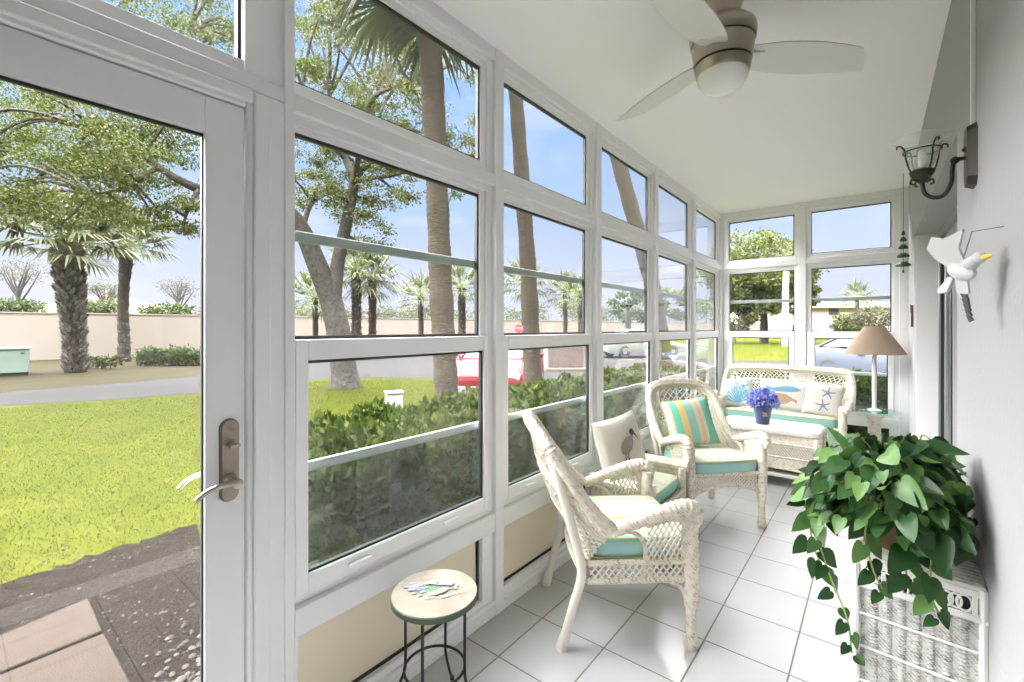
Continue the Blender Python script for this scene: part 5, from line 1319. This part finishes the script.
# ------------------------------------------------------------------ sky, sun, lamps, camera
w = bpy.data.worlds.new('sky'); bpy.context.scene.world = w; w.use_nodes = True
t = w.node_tree; n = t.nodes; l = t.links; bg = n['Background']
tc = n.new('ShaderNodeTexCoord'); sp = n.new('ShaderNodeSeparateXYZ'); l.new(tc.outputs['Generated'], sp.inputs[0])
rp = n.new('ShaderNodeValToRGB'); e = rp.color_ramp.elements
SKY = [(0, (.72, .76, .88)), (.10, (.68, .74, .91)), (.25, (.47, .64, .94)), (.45, (.31, .53, .93)), (.75, (.40, .55, .85)), (1, (.5, .6, .85))]
while len(e) < len(SKY): e.new(.5)
for i, (p_, c_) in enumerate(SKY): e[i].position = p_; e[i].color = (*c_, 1)
l.new(sp.outputs[2], rp.inputs[0])
mp = n.new('ShaderNodeMapping'); mp.inputs['Scale'].default_value = (1, 1, 2.6); l.new(tc.outputs['Generated'], mp.inputs[0])
nz = n.new('ShaderNodeTexNoise'); nz.inputs['Scale'].default_value = 2.3; nz.inputs['Detail'].default_value = 7; nz.inputs['Roughness'].default_value = .55; l.new(mp.outputs[0], nz.inputs['Vector'])
cr = n.new('ShaderNodeValToRGB'); cr.color_ramp.elements[0].position = .50; cr.color_ramp.elements[1].position = .72; l.new(nz.outputs['Fac'], cr.inputs[0])
mx = n.new('ShaderNodeMix'); mx.data_type = 'RGBA'; mx.inputs[7].default_value = (.86, .88, .94, 1); l.new(rp.outputs[0], mx.inputs[6])
sc_ = n.new('ShaderNodeMath'); sc_.operation = 'MULTIPLY'; sc_.inputs[1].default_value = .85; l.new(cr.outputs[0], sc_.inputs[0]); l.new(sc_.outputs[0], mx.inputs[0])
l.new(mx.outputs[2], bg.inputs[0]); 
# bright high overcast towards the zenith, boosted above the view to light the room
zr = n.new('ShaderNodeMapRange'); zr.inputs[1].default_value = .62; zr.inputs[2].default_value = .85; zr.inputs[3].default_value = 1.0; zr.inputs[4].default_value = 2.6; l.new(sp.outputs[2], zr.inputs[0])
SKYK = n.new('ShaderNodeMath'); SKYK.operation = 'MULTIPLY';
SKYK.inputs[1].default_value = 1.0; l.new(zr.outputs[0], SKYK.inputs[0]); l.new(SKYK.outputs[0], bg.inputs['Strength'])
def lamp(kind, name, energy, loc, color=(1, 1, 1), **k):
    ld = bpy.data.lights.new(name, kind); ld.energy = energy; ld.color = color
    for a, b_ in k.items(): setattr(ld, a, b_)
    o = bpy.data.objects.new(name, ld); C.objects.link(o); o.location = loc; return o

SUNE, SKYS, ZEN, EXPO, SX_, SY_, SZ_, SA_, Z0, OUT, WA, FA = 25.0, .445, 11.5, 1.45, -.31, -.08, 1.0, 118.0, .75, .180, .36, .70
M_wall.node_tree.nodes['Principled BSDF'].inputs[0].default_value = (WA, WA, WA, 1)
for e_ in r2.color_ramp.elements: e_.color = (e_.color[0] * FA, e_.color[1] * FA, e_.color[2] * FA, 1)
zr.inputs[1].default_value = Z0; zr.inputs[2].default_value = min(.98, Z0 + .2)
for m_, k_ in ((M_grass, 1), (M_verge, 1), (M_road, .50), (M_dirt, .40), (M_paver, .62), (M_stone, .75), (M_blade_g, 1), (M_bwall, 2.7), (M_oak, 1.35), (M_bark, 1.1), (M_palmbark, 1.2), (M_palmbark2, 1.05),
                (M_boot, 2.3), (M_bootr, 1.8), (M_redbark, 1.2), (M_frond, 1.3), (M_frondd, 1.2), (M_hedge, 1.15), (M_bush, 1.1), (M_pale, 1.3), (M_tree2, 1.2), (mt_, 1.2)):
    for nd in m_.node_tree.nodes:
        if nd.type == 'VALTORGB':
            for el in nd.color_ramp.elements: el.color = tuple(min(.90, c_ * OUT * k_) for c_ in el.color[:3]) + (1,)
for m_ in (M_roofc, M_bld, M_road, M_bwall, M_grass, M_verge, M_dirt, M_paver, M_bark, M_palmbark, M_palmbark2, M_tgreen, M_wood, M_curb, M_whiteout, M_pale, M_hedge):
    m_.node_tree.nodes['Principled BSDF'].inputs['Specular IOR Level'].default_value = .03
for m_, k_ in ((M_roofc, .70), (M_bld, .85), (M_tgreen, .85), (M_redcar, .85), (M_silver, .70), (M_whitecar, .6), (M_wood, .55), (M_curb, .35), (M_stop, .7), (M_whiteout, .45), (M_win, .4)):
    bc = m_.node_tree.nodes['Principled BSDF'].inputs[0]; bc.default_value = tuple(c_ * k_ for c_ in bc.default_value[:3]) + (1,)
    for nd in m_.node_tree.nodes:
        if nd.type == 'VALTORGB':
            for el in nd.color_ramp.elements: el.color = tuple(c_ * k_ for c_ in el.color[:3]) + (1,)
SKYK.inputs[1].default_value = SKYS; zr.inputs[4].default_value = ZEN
sun = lamp('SUN', 'hazy_sun', SUNE, (0, 0, 20), (1, .98, .965), angle=math.radians(SA_))
sun.rotation_euler = V((SX_, SY_, SZ_)).to_track_quat('Z', 'Y').to_euler()
cam = bpy.data.cameras.new('camera'); cam.lens = 16.0; cam.sensor_width = 36.0; cam.shift_y = -13 / 1024; cam.clip_start = .05; cam.clip_end = 1000
co = bpy.data.objects.new('camera', cam); C.objects.link(co); co.location = (0, 0, H); co.rotation_euler = (PI / 2, 0, YAW)
sc0 = bpy.context.scene; sc0.camera = co
sc0.view_settings.view_transform = 'Standard'; sc0.view_settings.look = 'None'; sc0.view_settings.gamma = 1.0; sc0.view_settings.use_curve_mapping = False
sc0.view_settings.exposure = EXPO
sc0.cycles.max_bounces = 10; sc0.cycles.diffuse_bounces = 6; sc0.cycles.transparent_max_bounces = 32; sc0.cycles.caustics_reflective = False; sc0.cycles.caustics_refractive = False
sc0.cycles.use_denoising = True
